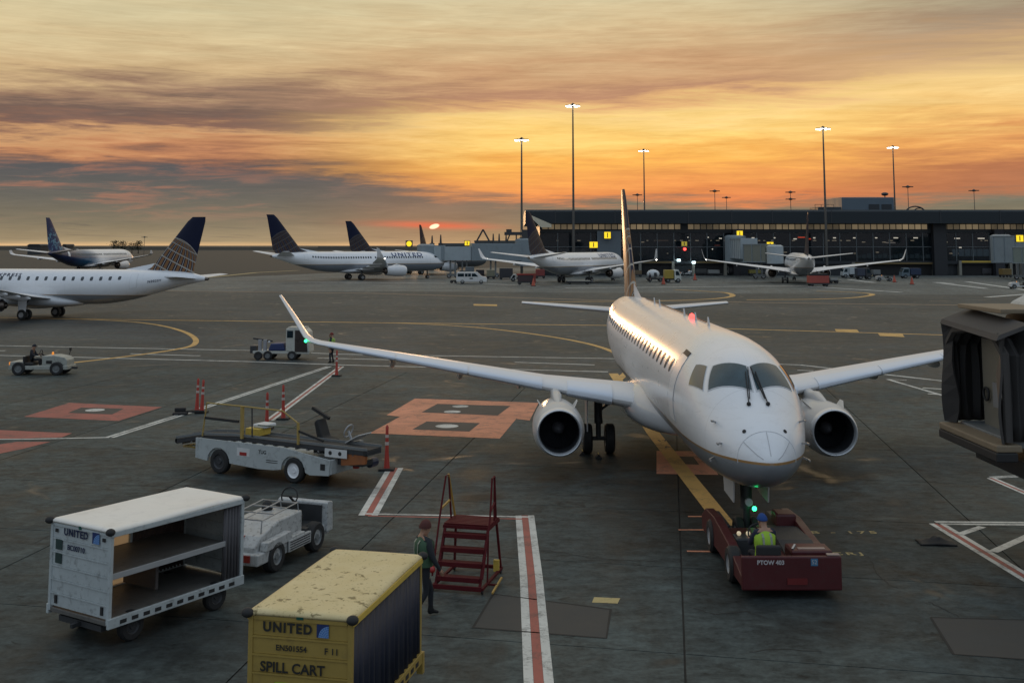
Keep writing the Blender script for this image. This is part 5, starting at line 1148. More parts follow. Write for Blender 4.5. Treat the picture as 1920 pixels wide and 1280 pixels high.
def small_tractor(label, loc, rz, col=(.34,.35,.31), group=None, driver=None):
    r_ = thing('baggage_tractor', label, 'tractor', (*loc, 0), rz, group); TP = mat('tractor_paint_%.2f' % col[0], col, .5, var=.25, vs=3, dirt=.6)
    e = MB(); e.prism([(.25,.45), (.25,1.02), (.9,1.05), (1.45,.95), (1.62,.80), (1.62,.45)], 1, -.52, .52); e.build('bonnet', TP, r_, bev=.04)
    MB().box(-1.5, 1.7, -.62, .62, .30, .50).build('chassis', TP, r_, bev=.03); MB().box(-1.45, -.75, -.6, .6, .5, .72).build('rear_deck', TP, r_, bev=.04)
    MB().box(-.7, -.25, -.5, .5, .5, .66).build('seat', BLACK, r_, bev=.04); MB().box(-.8, -.70, -.5, .5, .6, 1.0).build('seat_back', BLACK, r_, bev=.03)
    e = MB(); e.bar((.25, .1, .9), (-.05, .1, 1.12), .05); e.tube([(-.05, .1+.19*math.cos(R(a)), 1.12+.17*math.sin(R(a))) for a in range(0, 361, 30)], .02, 6); e.build('steering_wheel', BLACK, r_)
    for x_ in (-.95, 1.1):
        for s_ in (-1, 1): wheel(r_, x_, s_*.58, .36, .36, .24, GREYP)
    MB().bar((1.7, 0, .35), (2.0, 0, .35), .12).build('hitch', DARK, r_); MB().bar((1.35, .45, 1.0), (1.42, .45, 1.3), .04).build('mirror_stalk', DARK, r_); MB().box(1.36, 1.44, .38, .54, 1.24, 1.38).build('mirror', BLACK, r_)
    MB().box(-1.53, -1.50, -.5, -.3, .55, .70).build('tail_light', mat('amber_lens', (.6,.2,.03), .3, emit=.6, ecol=(1,.35,.05)), r_); MB().box(.5, .8, -.55, -.52, .62, .78).build('side_plate', BLACK, r_)
    e = MB(); e.lathe([(0, .06), (.12, .055), (.15, .01)], (.55, .2, 1.04), (0, 0, 1), 10); e.build('beacon', mat('amber_lens', (.6,.2,.03), .3), r_)
    return r_
small_tractor('beige baggage tractor driven across the apron at the left edge', (-25.75, 62.3), 0)
x, y = -26.15, 62.3
person('seated driver in dark clothes on the beige tractor at the left edge', (x-.1, y, .66), 0, SIT, ((.015,.016,.022), (.012,.013,.016), (.01,.01,.01)), ('cap', (.02,.022,.03)), None)

# ------------------------------------------------------------------ belt loader
def belt_loader():
    r_ = thing('belt_loader', 'white belt loader with yellow handrails and a black conveyor standing left of centre', 'belt loader', (-8.66, 36.25, 0), R(-28.5))
    BW = mat('loader_white_paint', (.42,.45,.44), .45, var=.12, vs=2, dirt=.4); YR = mat('rail_yellow_paint', (.36,.25,.07), .5, var=.2)
    def body(y0, y1):
        e = MB(); n = 10
        arch = lambda cx, r: [(cx+r*math.cos(R(a)), .36+r*math.sin(R(a))*.95) for a in range(180, -1, -20)]
        out = [(-.95,.42)]+arch(0, .46)+[(1.6, .30)]+[(2.2,.32)]+arch(2.93, .46)+[(3.55,.30), (4.25,.34), (4.3,.78), (3.3,.90), (2.6,1.0), (-.95,1.02)]
        e.prism(out, 1, y0, y1); return e
    for s_ in (-1, 1): body(min(s_*.86, s_*.80), max(s_*.86, s_*.80)).build('side_skirt', BW, r_)
    MB().box(-.9, 4.15, -.79, .79, .48, .74).build('chassis', BW, r_); MB().box(-.95, -.90, -.8, .8, .40, 1.0).build('tail_panel', BW, r_)
    MB().box(4.22, 4.30, -.8, .8, .36, .78).build('front_bumper', BW, r_, bev=.02)
    for cx in (0, 2.93):
        for s_ in (-1, 1): wheel(r_, cx, s_*.74, .37, .37, .22, WHITE if (cx > 1) else DARK, rr=.6)
    MB().box(.75, 1.25, -.866, -.860, .62, .86).build('sticker', mat('sticker_white', (.6,.6,.58), .5), r_); MB().box(.86, 1.14, -.870, -.866, .64, .74).build('red_sticker', REDP, r_)
    text('TUG', .15, BLTX, r_, (1.75, -.862, .80), (1, 0, 0), (0, 0, 1), bold=.003)
    MB().box(3.95, 4.12, -.868, -.860, .48, .66).build('round_lamp', BLACK, r_); 
    for k in range(2): MB().box(1.9, 2.35, -.864, -.860, .58-k*.06, .60-k*.06).build('vent_slot', BLACK, r_)
    # conveyor bed along the near side
    P_ = [(-2.0,.86), (-.95,1.06), (.5,1.14), (3.2,1.12), (5.45,1.10)]
    e = MB(); e.prism([(x, z-.14) for x, z in P_]+[(x, z) for x, z in reversed(P_)], 1, -.62, .08); cb = e.build('conveyor_frame', DARK, r_, bev=.015)
    e = MB(); e.prism([(x, z+.004) for x, z in P_]+[(x, z+.022) for x, z in reversed(P_)], 1, -.56, .02); e.build('belt', BLACK, cb)
    for s_ in (-.64, .10):
        e = MB()
        for k in range(4): e.bar((P_[k][0], s_, P_[k][1]+.05), (P_[k+1][0], s_, P_[k+1][1]+.05), .03, .07)
        e.build('belt_guide', GREYP, cb)
    for x in [(-1.8+.42*k) for k in range(17)]:
        z = float(np.interp(x, [p[0] for p in P_], [p[1] for p in P_])); MB().cyl((x, -.6, z-.16), (x, .06, z-.16), .035, n=8).build('roller', STEEL, cb)
    e = MB(); e.lathe([(-.7, .09), (0, .09)], (-2.0, .1, .80), (0, 1, 0), 12); e.build('end_roller', BLACK, cb)
    e = MB(); e.prism([(4.5,.62), (5.35,.72), (5.38,1.02), (4.5,1.04)], 1, -.60, -.50); e.build('orange_end_plate', mat('orange_faded_paint', (.30,.10,.03), .5, dirt=.4), cb)
    MB().box(5.32, 5.42, -.66, .12, .96, 1.12).build('nose_bumper', BLACK, cb, bev=.02); MB().box(3.95, 4.75, -.665, -.655, .84, 1.08).build('end_label', mat('sticker_white', (.6,.6,.58), .5), cb)
    MB().cyl((4.15, -.672, .96), (4.15, -.666, .96), .06).build('label_print', BLTX, cb); MB().cyl((4.5, -.672, .96), (4.5, -.666, .96), .06).build('label_print', BLTX, cb)
    # handrails
    def rail(name, pts, r=.025, m_=YR): e = MB(); e.tube(pts, r, 6); return e.build(name, m_, r_)
    rail('handrail', [(-.85,-.68,1.05), (-.70,-.68,2.08), (.7,-.68,2.07), (2.35,-.68,2.04), (2.95,-.68,1.72)])
    MB().bar((.78,-.68,1.1), (.76,-.68,2.07), .085).build('rail_post', YR, r_); MB().bar((2.97,-.68,1.1), (2.95,-.68,1.74), .06).build('rail_post', YR, r_)
    rail('handrail', [(1.15,-.68,2.06), (1.18,-.68,1.18)], .022, DARK)
    MB().bar((-.74,-.68,1.62), (.62,-.68,1.60), .075).build('padded_rail', BLACK, r_); rail('handrail', [(1.4,-.68,1.55), (2.95,-.68,1.58)], .02, mat('rail_dull_green', (.12,.13,.08), .5))
    MB().bar((2.95,-.68,1.50), (3.85,-.60,1.26), .06).build('padded_rail', BLACK, r_)
    MB().box(.70, 1.25, -.45, .1, 1.17, 1.38).build('control_box', YELP, r_, bev=.01); MB().box(.85, 1.35, -.3, .25, 1.38, 1.5).build('white_cover', DWHITE, r_, bev=.04)
    e = MB(); e.tube([(-1.0,-.3,.55), (-1.6,-.4,.62), (-1.95,-.35,.60), (-2.0,.1,.58), (-1.5,.3,.55), (-1.0,.3,.52)], .035, 6); e.build('tow_frame', YR, r_)
    # driving position on the far side
    MB().box(2.9, 4.1, .14, .78, .74, .84).build('footwell', DARK, r_)
    e = MB(); e.prism([(3.0,.84), (2.95,1.15), (2.82,1.62), (2.95,1.72), (3.15,1.2), (3.5,1.12), (3.5,.84)], 1, .22, .66); e.build('seat', BLACK, r_, bev=.04)
    e = MB(); e.tube([(3.98+.08*math.cos(R(a)), .44+.20*math.sin(R(a)), 1.42+.19*math.cos(R(a))) for a in range(0, 361, 20)], .02, 6); e.bar((3.98,.44,1.42), (4.2,.44,.95), .05); e.build('steering_wheel', mat('wheel_light_grey', (.3,.32,.34), .5), r_)
    e = MB(); e.prism([(3.85,.78), (4.05,1.16), (4.3,1.12), (4.4,.78)], 1, .14, .78); e.build('dashboard', GREYP, r_, bev=.02)
    e = MB(); M = Matrix.Translation((4.45, .30, 1.28)) @ Matrix.Rotation(R(-28), 4, 'Y'); e.box(-.26, .26, -.35, .35, -.01, .01, M); sg = e.build('warning_board', mat('sticker_white', (.6,.6,.58), .5), r_)
    MB().box(-.14, .10, -.2, .12, .01, .016, M).build('red_print', REDP, sg)
    MB().bar((2.55,.5,2.0), (3.2,.5,1.72), .09).build('sun_visor', BLACK, r_); MB().bar((2.9,.6,1.85), (3.0,.62,1.2), .03).build('visor_post', DARK, r_)
    MB().cyl((4.75,-.2,.5), (4.75,-.2,.9), .10).build('lift_ram', REDP, r_); MB().box(4.3, 5.2, -.5, .0, .62, .78).build('front_cradle', DARK, r_)
    MB().cyl((5.0,.1,.62), (5.0,.4,.62), .14).build('motor', mat('motor_blue_black', (.02,.025,.05), .5), r_)
belt_loader()

# ------------------------------------------------------------------ red maintenance stairs
def red_stairs():
    r_ = thing('maintenance_stairs', 'red rolling platform stairs with two tall side rails beside the walking worker', 'stairs', (-1.12, 23.60, 0), R(76))
    RS = mat('stairs_red_paint', (.085,.008,.010), .75, var=.25, vs=4, dirt=.2, spec=.2); YS = mat('rail_worn_yellow', (.40,.24,.05), .5, var=.3)
    hw = .52                               # x runs away from the viewer, y to the left
    for s_ in (-1, 1):
        e = MB(); e.bar((0, s_*hw, .10), (1.62, s_*hw, .10), .055); e.build('base_rail', RS, r_, bev=.006)
        e = MB(); e.bar((.05, s_*hw*.9, .12), (.72, s_*hw*.9, 1.16), .05); e.build('stringer', RS, r_)
        MB().bar((1.55, s_*hw, .1), (1.42, s_*hw*.86, 1.17), .045).build('leg', RS, r_); MB().bar((.45, s_*hw, .1), (.72, s_*hw*.9, 1.17), .035).build('leg', RS, r_)
        e = MB(); e.tube([(.02, s_*hw*1.02, .3), (.55, s_*hw*1.05, 1.35), (.85, s_*hw*.98, 2.12), (1.05, s_*hw*.98, 2.12), (1.15, s_*hw*.92, 1.18)], .021, 8); e.build('handrail', RS, r_)
        e = MB(); e.tube([(1.04, s_*hw*.98, 2.13), (1.36, s_*hw*.88, 1.2)], .024, 8); e.build('rail_post', YS if s_ > 0 else RS, r_)
        e = MB(); e.bar((.62, s_*hw*1.04, 1.50), (1.13, s_*hw*.95, 1.58), .035); e.build('mid_rail', YS if s_ > 0 else RS, r_)
        for x_ in (.06, 1.55): wheel(r_, x_, s_*(hw+.0), .065, .065, .035, DARK, 'caster', 12)
    for k in range(4):
        z = .27+.245*k; x = .09+.16*k
        e = MB(); e.box(x-.02, x+.17, -hw*.88, hw*.88, z-.02, z+.02); e.box(x-.035, x-.02, -hw*.88, hw*.88, z-.07, z+.02); e.build('step', RS, r_, bev=.004)
    MB().box(-.02, .03, -hw, hw, .06, .15).build('front_bar', RS, r_, bev=.006); MB().box(1.58, 1.64, -hw, hw, .08, .15).build('rear_bar', RS, r_, bev=.006)
    for k in range(7): MB().box(.70+k*.112, .785+k*.112, -hw*.96, hw*.96, 1.165, 1.195).build('platform_slat', RS, r_)
    MB().box(.66, 1.50, -hw*.98, hw*.98, 1.10, 1.16).build('platform_frame', RS, r_)
    e = MB(); e.bar((-.05, -hw-.24, .07), (.85, -hw-.20, .12), .035); e.build('outrigger', YS, r_); MB().bar((.4, -hw-.22, .1), (.4, -hw, .1), .035).build('outrigger_bracket', RS, r_)
    MB().box(1.3, 1.36, -hw-.02, -hw+.1, .1, .34).build('yellow_hook', YELP, r_)
    e = MB(); e.ball((.03, hw+.02, .42), .07); e.build('red_knob', REDP, r_, 60)
red_stairs()

# ------------------------------------------------------------------ pushback tug under the nose
def pushback():
    r_ = thing('pushback_tug', 'low dark red pushback tug holding the nose wheels of the main airplane', 'aircraft tug', (5.58, 23.15, 0), R(90))
    TR = mat('tug_red_paint', (.065,.006,.008), .5, var=.2, vs=2, dirt=.25); DK = mat('tug_deck_plate', (.035,.034,.034), .6, var=.3, bump=.3)
    MB().box(0, .10, -1.0, 1.0, .18, .84).build('rear_board', TR, r_, bev=.03)
    MB().box(.12, 3.45, -.98, -.02, .25, .62).build('engine_box', TR, r_, bev=.03)
    e = MB(); e.prism([(.9,.63), (1.6,.76), (2.7,.76), (3.3,.66), (3.3,.615), (.9,.615)], 1, -.82, -.10); e.build('deck_plate', DK, r_)
    MB().box(.35, .95, -.92, -.08, .625, .86).build('hatch_box', TR, r_, bev=.04); MB().box(.45, .58, -.80, -.25, .86, .87).build('hatch_label', mat('pale_label', (.30,.22,.19), .5), r_)
    MB().box(3.0, 3.55, -.86, -.40, .66, .96).build('far_box', TR, r_, bev=.05)
    for s_ in (-1, 1):                     # side sills and cradle arms
        y0, y1 = (.78, .99) if s_ > 0 else (-.99, -.80)
        e = MB(); e.prism([(.12,.22), (.12,.42 if s_ > 0 else .7), (1.6,.72), (3.2,.86), (4.3,.80), (4.8,.55), (4.8,.22)], 1, y0, y1); e.build('side_panel', TR, r_, bev=.02)
        MB().box(3.5, 4.85, .55*s_ if s_ > 0 else -.80, .80 if s_ > 0 else -.55, .16, .62).build('cradle_arm', DARK, r_, bev=.03)
        for x_ in (1.25, 3.55): wheel(r_, x_, s_*.92, .36, .36, .26, mat('rim_pale', (.3,.3,.3), .5), 'wheel', 22)
    MB().box(.12, 3.45, .0, .80, .22, .34).build('floor', DARK, r_); MB().box(2.2, 3.4, .02, .78, .34, .58).build('front_cover', TR, r_, bev=.05)
    MB().box(.28, .75, .16, .66, .36, .58).build('seat', BLACK, r_, bev=.04); MB().box(.16, .28, .16, .66, .5, 1.0).build('seat_back', BLACK, r_, bev=.04)
    e = MB(); e.tube([(1.25+.06*math.cos(R(a)), .40+.2*math.sin(R(a)), .98+.18*math.cos(R(a))) for a in range(0, 361, 20)], .018, 6); e.bar((1.25,.4,.98), (1.6,.4,.6), .05); e.build('steering_wheel', BLACK, r_)
    MB().box(1.75, 2.2, .05, .76, .34, .74).build('console', DARK, r_, bev=.03)
    for y_ in (.25, .45): 
        e = MB(); e.ball((2.0, y_+.2, .79), .05); e.build('console_lamp', mat('warm_lamp_glass', (.7,.6,.4), .2, emit=.3, ecol=(1,.8,.5)), r_, 60)
    MB().box(3.5, 3.7, -.55, .55, .2, .5).build('cradle_back', DARK, r_, bev=.02); MB().box(4.72, 4.9, -.5, .5, .08, .2).build('cradle_gate', DARK, r_)
    LT = mat('print_pale_grey', (.45,.42,.42), .5); text('PTOW 403', .115, LT, r_, (-.006, .42, .72), (0, -1, 0), (0, 0, 1), bold=.004)
    MB().box(-.008, .0, -.52, -.38, .66, .80).build('blue_sticker', mat('sticker_blue', (.05,.16,.28), .5), r_); text('52', .11, LT, r_, (-.012, -.45, .73), (0, -1, 0), (0, 0, 1))
    MB().box(.02, .14, -.97, -.72, .845, .87).build('corner_plate', mat('pale_label', (.5,.4,.35), .4), r_); MB().bar((.11,-.05,.95), (.18,-.12,1.02), .04).build('handle', STEEL, r_)
    MB().box(-.02, .0, -.3, .1, .30, .42).build('rear_plate', mat('tug_bright_red', (.13,.01,.01), .5), r_)
pushback()
person('tug driver in a blue cap and lime vest seated on the red pushback tug', (5.17, 23.72, .56), R(100), SIT, ((.012,.016,.035), (.012,.014,.02), (.01,.01,.01)), ('cap', (.01,.05,.20)), (.28,.46,.03))

# ------------------------------------------------------------------ cab vehicle beyond the wing tip
def cab_vehicle():
    r_ = thing('service_vehicle', 'small white single cab service vehicle with a blue tank, parked behind the wing tip', 'service vehicle', (-14.2, 70.4, 0), R(-3))
    CP = mat('cab_paint', (.46,.46,.41), .45, dirt=.2)
    e = MB(); e.prism([(.35,.55), (.35,1.92), (1.45,1.94), (1.72,1.70), (1.85,.48), (.9,.42)], 1, -.62, .62); e.build('cab', CP, r_, bev=.05)
    e = MB(); e.prism([(.92,.50), (.92,1.80), (1.42,1.80), (1.60,1.62), (1.72,.50)], 1, -.64, -.60); dr = e.build('door', mat('door_tinted', (.035,.025,.022), .3), r_)
    MB().box(.42, .80, -.64, -.60, 1.35, 1.78).build('window', GLASS, r_, bev=.04); MB().box(.45, 1.5, -.5, .5, 1.94, 1.98).build('roof_cap', CP, r_)
    MB().box(-1.7, 1.8, -.60, .60, .38, .55).build('chassis', CP, r_, bev=.02)
    e = MB(); e.prism([(-.75,.56), (-.6,.98), (.2,1.02), (.32,.56)], 1, -.6, .6); e.build('tank', mat('tank_blue', (.02,.035,.11), .5), r_, bev=.06)
    for x_ in (-1.3, -.98): MB().cyl((x_, -.4, .55), (x_, -.4, 1.22), .12, n=12).build('bottle', mat('bottle_grey', (.3,.3,.31), .5), r_)
    MB().bar((-1.75, -.3, 1.28), (-.55, -.3, 1.12), .10).build('boom', DARK, r_); MB().box(-1.9, -1.5, -.5, .5, .40, .85).build('rear_frame', DARK, r_, bev=.03); e = MB(); e.ball((-.72, -.45, 1.08), .07); e.build('lamp', DWHITE, r_)
    for x_ in (-.75, .75):
        for s_ in (-1, 1): wheel(r_, x_, s_*.58, .28, .28, .2, GREYP)
    wheel(r_, -1.35, -.58, .26, .26, .2, DARK)
cab_vehicle()

# ------------------------------------------------------------------ delineator posts
DL = MB(); DL.lathe([(0, .10), (.12, .085), (.5, .06), (1.15, .045), (1.27, .05), (1.33, .02)], (0, 0, 0), (0, 0, 1), 14)
dl_me = DL.mesh('post', mat('delineator_orange_red', (.42,.045,.03), .5, var=.2, vs=5), 50)
bs_me = MB().box(-.24, .24, -.22, .22, 0, .07).mesh('base', BLACK)
bd_me = MB().lathe([(0, .067), (.10, .062)], (0, 0, .72), (0, 0, 1), 14).mesh('band', mat('band_reflective', (.5,.42,.38), .4), 50)
bd2 = MB().lathe([(0, .055), (.09, .052)], (0, 0, .95), (0, 0, 1), 14).mesh('band', mat('band_reflective', (.5,.42,.38), .4), 50)
def delineator(px, py, label, lean=0):
    x, y = G(px, py); r_ = thing('delineator_post', label, 'delineator', (x, y, 0), 0, 'orange red delineator posts on the apron')
    p = ob('post', dl_me, r_, loc=(0, 0, .05)); p.rotation_euler = (0, R(lean), 0); ob('base', bs_me, r_)
    for m_ in (bd_me, bd2): ob('band', m_, p)
delineator(369, 771, 'left one of the pair of orange delineators beside the toppled one', 1)
delineator(378, 774, 'right one of the pair of orange delineators beside the toppled one', 2)
delineator(500, 804, 'orange delineator seen through the belt loader handrails, nearer one', 0)
delineator(531, 786, 'orange delineator behind the belt loader on the red and white line', -1)
delineator(631, 705, 'orange delineator at the far corner of the red and white line by the wing tip', 0)
delineator(725, 881, 'dark orange delineator at the front end of the belt loader', 0)
x, y = G(338, 777); r_ = thing('toppled_delineator', 'black rubber base of a toppled delineator lying left of the pair', 'delineator', (x, y, 0), R(10))
MB().box(-.3, .3, -.2, .2, 0, .10).build('base', BLACK, r_, bev=.03); MB().bar((.2, 0, .12), (.95, .05, .10), .07).build('post', BLACK, r_); MB().box(-.25, .2, .1, .3, .1, .26).build('folded_base', BLACK, r_, bev=.03)
x, y = G(1755, 1018); r_ = thing('rubber_mat', 'crumpled black rubber mat lying beside the hatched triangle at right', 'mat', (x, y, 0), R(-5))
e = MB(); rr = random.Random(5); n = 12
g2 = [[(-.42+.84*i/n, -.25+.5*j/n, .03+.10*math.exp(-(((i-6)/4)**2+((j-6)/4)**2))*(1+.5*rr.random())) for i in range(n+1)] for j in range(n+1)]
e.loft(g2, False); e.build('sheet', BLACK, r_, 60).modifiers.new('thickness', 'SOLIDIFY').thickness = .03
# chock on the ground by the main wheels
for px, py, lb in ((1092,852,'yellow edged chock left of the main wheels'), (1122,858,'yellow edged chock in front of the main wheels')):
    x, y = G(px, py); r_ = thing('wheel_chock', lb, 'chock', (x, y, 0), 0, 'chocks by the main wheels'); e = MB(); e.prism([(-.12,0), (.12,0), (0,.14)], 1, -.15, .15); e.build('block', BLACK, r_); MB().bar((0,-.15,.145), (0,.15,.145), .02).build('edge', YELP, r_)

# ------------------------------------------------------------------ vehicles by the far pier
def base(px, py): return G(px, py)
def fvan(px0, px1, pyb, label, col=(.62,.62,.60), h=2.1):
    x0, D = G(px0, pyb); x1, _ = G(px1, pyb); L = x1-x0
    r_ = thing('van', label, 'van', ((x0+x1)/2, D+1, 0)); k = L/5.6; m_ = mat('van_paint_%.2f' % col[0], col, .35, coat=.4)
    P2 = [(-2.75,.35), (-2.78,.9), (-2.7,1.95), (-2.5,2.1), (1.05,2.1), (1.85,1.35), (2.7,1.15), (2.8,.85), (2.8,.35)]
    e = MB(); e.prism([(x*k, z*h/2.1) for x, z in P2], 1, -.98, .98); e.build('body', m_, r_, bev=.08)
    for a, b in ((-2.5,-1.35), (-1.2,-.70), (-.62,-.1), (.05,1.0)):
        e = MB(); e.prism([(a*k, 1.28*h/2.1), (a*k, 1.85*h/2.1), ((b-(.35 if b > .9 else 0))*k, 1.85*h/2.1), (b*k+(.25 if b > .9 else 0), 1.28*h/2.1)], 1, -1.0, -.97); e.build('window', GLASS, r_)
    e = MB(); e.add([(1.12*k,-.85,2.02*h/2.1), (1.12*k,.85,2.02*h/2.1), (1.84*k,.85,1.40*h/2.1), (1.84*k,-.85,1.40*h/2.1)], [(0,1,2,3)]); e.v = [(x+.02, y, z+.02) for x, y, z in e.v]; e.build('windscreen', GLASS, r_)
    for x_ in (-1.65, 1.75):
        for s_ in (-1, 1): wheel(r_, x_*k, s_*.86, .37, .37, .24, GREYP)
    MB().box(2.78*k, 2.86*k, -.95, .95, .38, .6).build('bumper', DARK, r_); MB().box(-.35*k, .25*k, -.995, -.98, .85, 1.05).build('door_print', BLTX, r_)
    return r_
fvan(855, 913, 532, 'white passenger van with dark side windows crossing in front of the far pier')
def fcart(px0, px1, yt, yb, label, col, top=None, name='cargo_dolly', cat='dolly', dep=1.6, cover=None):
    x0, D = G(px0, yb); x1, _ = G(px1, yb); z1 = AT(px0, yt, D)[1]; hw = (x1-x0)/2; m_ = mat('dolly_%.2f_%.2f_%.2f' % col, col, .5, dirt=.25, vs=1)
    r_ = thing(name, label, cat, ((x0+x1)/2, D+dep/2, 0)); zt = z1
    MB().box(-hw, hw, -dep/2, dep/2, .35, .55).build('deck', DARK, r_)
    if top is None: MB().box(-hw+.05, hw-.05, -dep/2, dep/2, .56, zt).build('box_body', m_, r_, bev=.05)
    else:
        MB().box(-hw+.05, hw-.05, -dep/2+.04, dep/2, .56, .56+(zt-.56)*top).build('box_body', m_, r_, bev=.05)
        if cover: MB().box(-hw+.15, hw-.15, -dep/2+.2, dep/2-.1, .56+(zt-.56)*top, zt).build('cover', mat('cover_%.2f' % cover[0], cover, .6), r_, bev=.12)
    for x_ in (-hw*.72, hw*.72):
        for s_ in (-1, 1): wheel(r_, x_, s_*dep*.42, .28, .28, .16, DARK, n=12)
    MB().bar((hw, 0, .4), (hw+.8, 0, .35), .08).build('tow_bar', GREYP, r_)
    return r_
rc = fcart(970, 1001, 513, 534, 'dark red framed dolly with a dark load in front of the middle airliner', (.05,.03,.035), .88, cover=(.30,.12,.08))
MB().box(-1.6, 1.5, -.84, -.80, 1.7, 1.95).build('red_rail', REDP, rc); MB().box(1.35, 1.8, -.86, .8, .3, 2.0).build('red_gate', mat('gate_orange_red', (.28,.05,.035), .5), rc)
fcart(1518, 1556, 513, 537, 'orange red tank trailer with a black top in front of the right hand airliner', (.36,.07,.05), .78, 'tank_trailer', 'trailer', 2.0, (.02,.02,.022))
fcart(1062, 1108, 526, 533, 'low white flatbed dolly under the middle airliner', (.38,.38,.32), None, 'flatbed_dolly', 'dolly', 2.0)
fcart(845, 856, 522, 531, 'small pale trailer hitched behind the white van', (.42,.38,.30), None, 'small_trailer', 'trailer', 1.4)
fcart(936, 962, 503, 524, 'dark luggage cart with a white canopy behind the van', (.03,.03,.035), None, 'luggage_cart', 'baggage cart', 2.0)
fcart(912, 928, 506, 523, 'pale yellow luggage cart left of the white canopied one', (.20,.19,.13), None, 'luggage_cart', 'baggage cart', 2.0)
fcart(1557, 1572, 521, 531, 'small white trailer right of the orange tank trailer', (.40,.40,.38), None, 'small_trailer', 'trailer', 1.5)
def ftruck(px0, px1, yt, yb, label, cab, body, flip=False, bodyh=1.0, lamp=False, name='service_truck'):
    x0, D = G(px0, yb); x1, _ = G(px1, yb); z1 = AT(px0, yt, D)[1]; L = x1-x0
    r_ = thing(name, label, 'truck', ((x0+x1)/2, D+1.2, 0), R(180) if flip else 0); hw = L/2; cm = mat('cab_%.2f_%.2f_%.2f' % cab, cab, .4, dirt=.2); bm_ = mat('truck_body_%.2f_%.2f_%.2f' % body, body, .5, dirt=.2, vs=.8)
    c0 = hw-min(1.9, L*.42)
    e = MB(); e.prism([(c0,.45), (c0,z1*.92), (c0+.2,z1), (hw-.5,z1*.97), (hw-.08,z1*.58), (hw,.45)], 1, -1.05, 1.05); e.build('cab', cm, r_, bev=.07)
    for s_ in (-1, 1):
        e = MB(); e.prism([(c0+.25,z1*.55), (c0+.25,z1*.86), (hw-.55,z1*.86), (hw-.25,z1*.55)], 1, *sorted((s_*1.07, s_*1.03))); e.build('window', GLASS, r_)
    e = MB(); e.add([(hw-.46,-.9,z1*.93), (hw-.46,.9,z1*.93), (hw-.10,.9,z1*.60), (hw-.10,-.9,z1*.60)], [(0,1,2,3)]); e.v = [(x+.03, y, z+.01) for x, y, z in e.v]; e.build('windscreen', GLASS, r_)
    MB().box(-hw, c0, -.8, .8, .5, .75).build('chassis', DARK, r_); MB().box(-hw, c0-.12, -1.1, 1.1, .76, max(1.0, z1*bodyh)).build('box_body', bm_, r_, bev=.05)
    for x_ in (-hw*.6, hw*.62):
        for s_ in (-1, 1): wheel(r_, x_, s_*.95, .42, .42, .26, GREYP, n=14)
    if lamp:
        for s_ in (-.6, .6): MB().box(hw, hw+.05, s_-.15, s_+.15, .6, .85).build('headlight', mat('warm_headlight', (1,.9,.6), .3, emit=5, ecol=(1,.85,.5)), r_)
    return r_
def fball(px, yb, label):                  # ball shaped white water unit
    x, D = G(px, yb); r_ = thing('water_service_unit', label, 'service vehicle', (x, D+1, 0)); e = MB(); e.ball((-.3, 0, 1.45), 1.25, .9, .85); e.build('tank', DWHITE, r_, 60)
    MB().box(-1.6, 1.6, -.8, .8, .4, .7).build('chassis', DARK, r_); MB().box(-.25, .3, -.93, -.8, 1.0, 1.7).build('hatch', DARK, r_)
    for x_ in (-1.0, 1.0): wheel(r_, x_, -.8, .38, .38, .25, GREYP, n=14); wheel(r_, x_, .8, .38, .38, .25, GREYP, n=14)
fball(1229, 528, 'white rounded tank unit right of the main airplane fin')
ftruck(1247, 1278, 505, 530, 'white cab truck with a yellow tank between fin and pier', (.55,.57,.52), (.36,.26,.04), False, .95)
ftruck(1357, 1381, 499, 516, 'pale service truck parked under the left wing of the right hand airliner', (.34,.36,.34), (.10,.10,.11), True, .8)
ftruck(1581, 1608, 501, 521, 'white van bodied truck under the right wing tip', (.40,.44,.45), (.42,.46,.47), True, .97)
ftruck(1609, 1636, 502, 524, 'dark truck with a lit yellow headlamp under the right wing tip', (.03,.035,.04), (.035,.045,.07), False, .97, True)
ftruck(1692, 1728, 502, 522, 'dark blue truck parked before the pier right of the wing tip', (.10,.14,.17), (.015,.03,.07), True, .95)
ftruck(1765, 1784, 497, 515, 'dark service truck with a warm lamp left of the yellow lintel door', (.06,.06,.065), (.05,.05,.05), False, .9, True)
ftruck(957, 984, 514, 528, 'white pickup nose peeping out left of the dark red dolly', (.60,.62,.60), (.3,.32,.33), True, .6)
x, D = G(1658, 527); small_tractor('pale tractor with red trim in front of the dark blue truck', (x, D), R(180), (.36,.35,.33))
x, D = G(1288, 516); small_tractor('small white tractor parked deep behind the white cab truck', (x, D), 0, (.50,.50,.50))
x, D = G(1912, 541); small_tractor('low white topped tractor cut by the right edge of the photo', (x, D), R(180), (.52,.52,.50))
x, D = G(1418, 516); fcart(1405, 1428, 506, 517, 'olive yellow ground power cart under the left wing of the right hand airliner', (.22,.19,.04), None, 'power_cart', 'cart')
CN = MB(); CN.lathe([(.03, .26), (.5, .15), (.95, .05), (.96, .01)], (0, 0, 0), (0, 0, 1), 12); cn_me = CN.mesh('cone_body', mat('cone_orange', (.45,.08,.04), .5), 50); cb_me = MB().box(-.34, .34, -.34, .34, 0, .04).mesh('cone_base', BLACK)
for px, py, lb in ((1244,533,'traffic cone in front of the white ball shaped tank unit'), (1303,525,'dark orange cone standing alone right of the white cab truck'), (1677,529,'traffic cone beside the pale tractor with red trim'), (1710,533,'isolated orange cone in front of the dark blue truck'), (1000,536,'red cone beside the gate of the dark red dolly')):
    x, y = G(px, py); r_ = thing('traffic_cone', lb, 'traffic cone', (x, y, 0), 0, 'traffic cones by the far pier', 1.35); ob('cone_body', cn_me, r_); ob('cone_base', cb_me, r_)
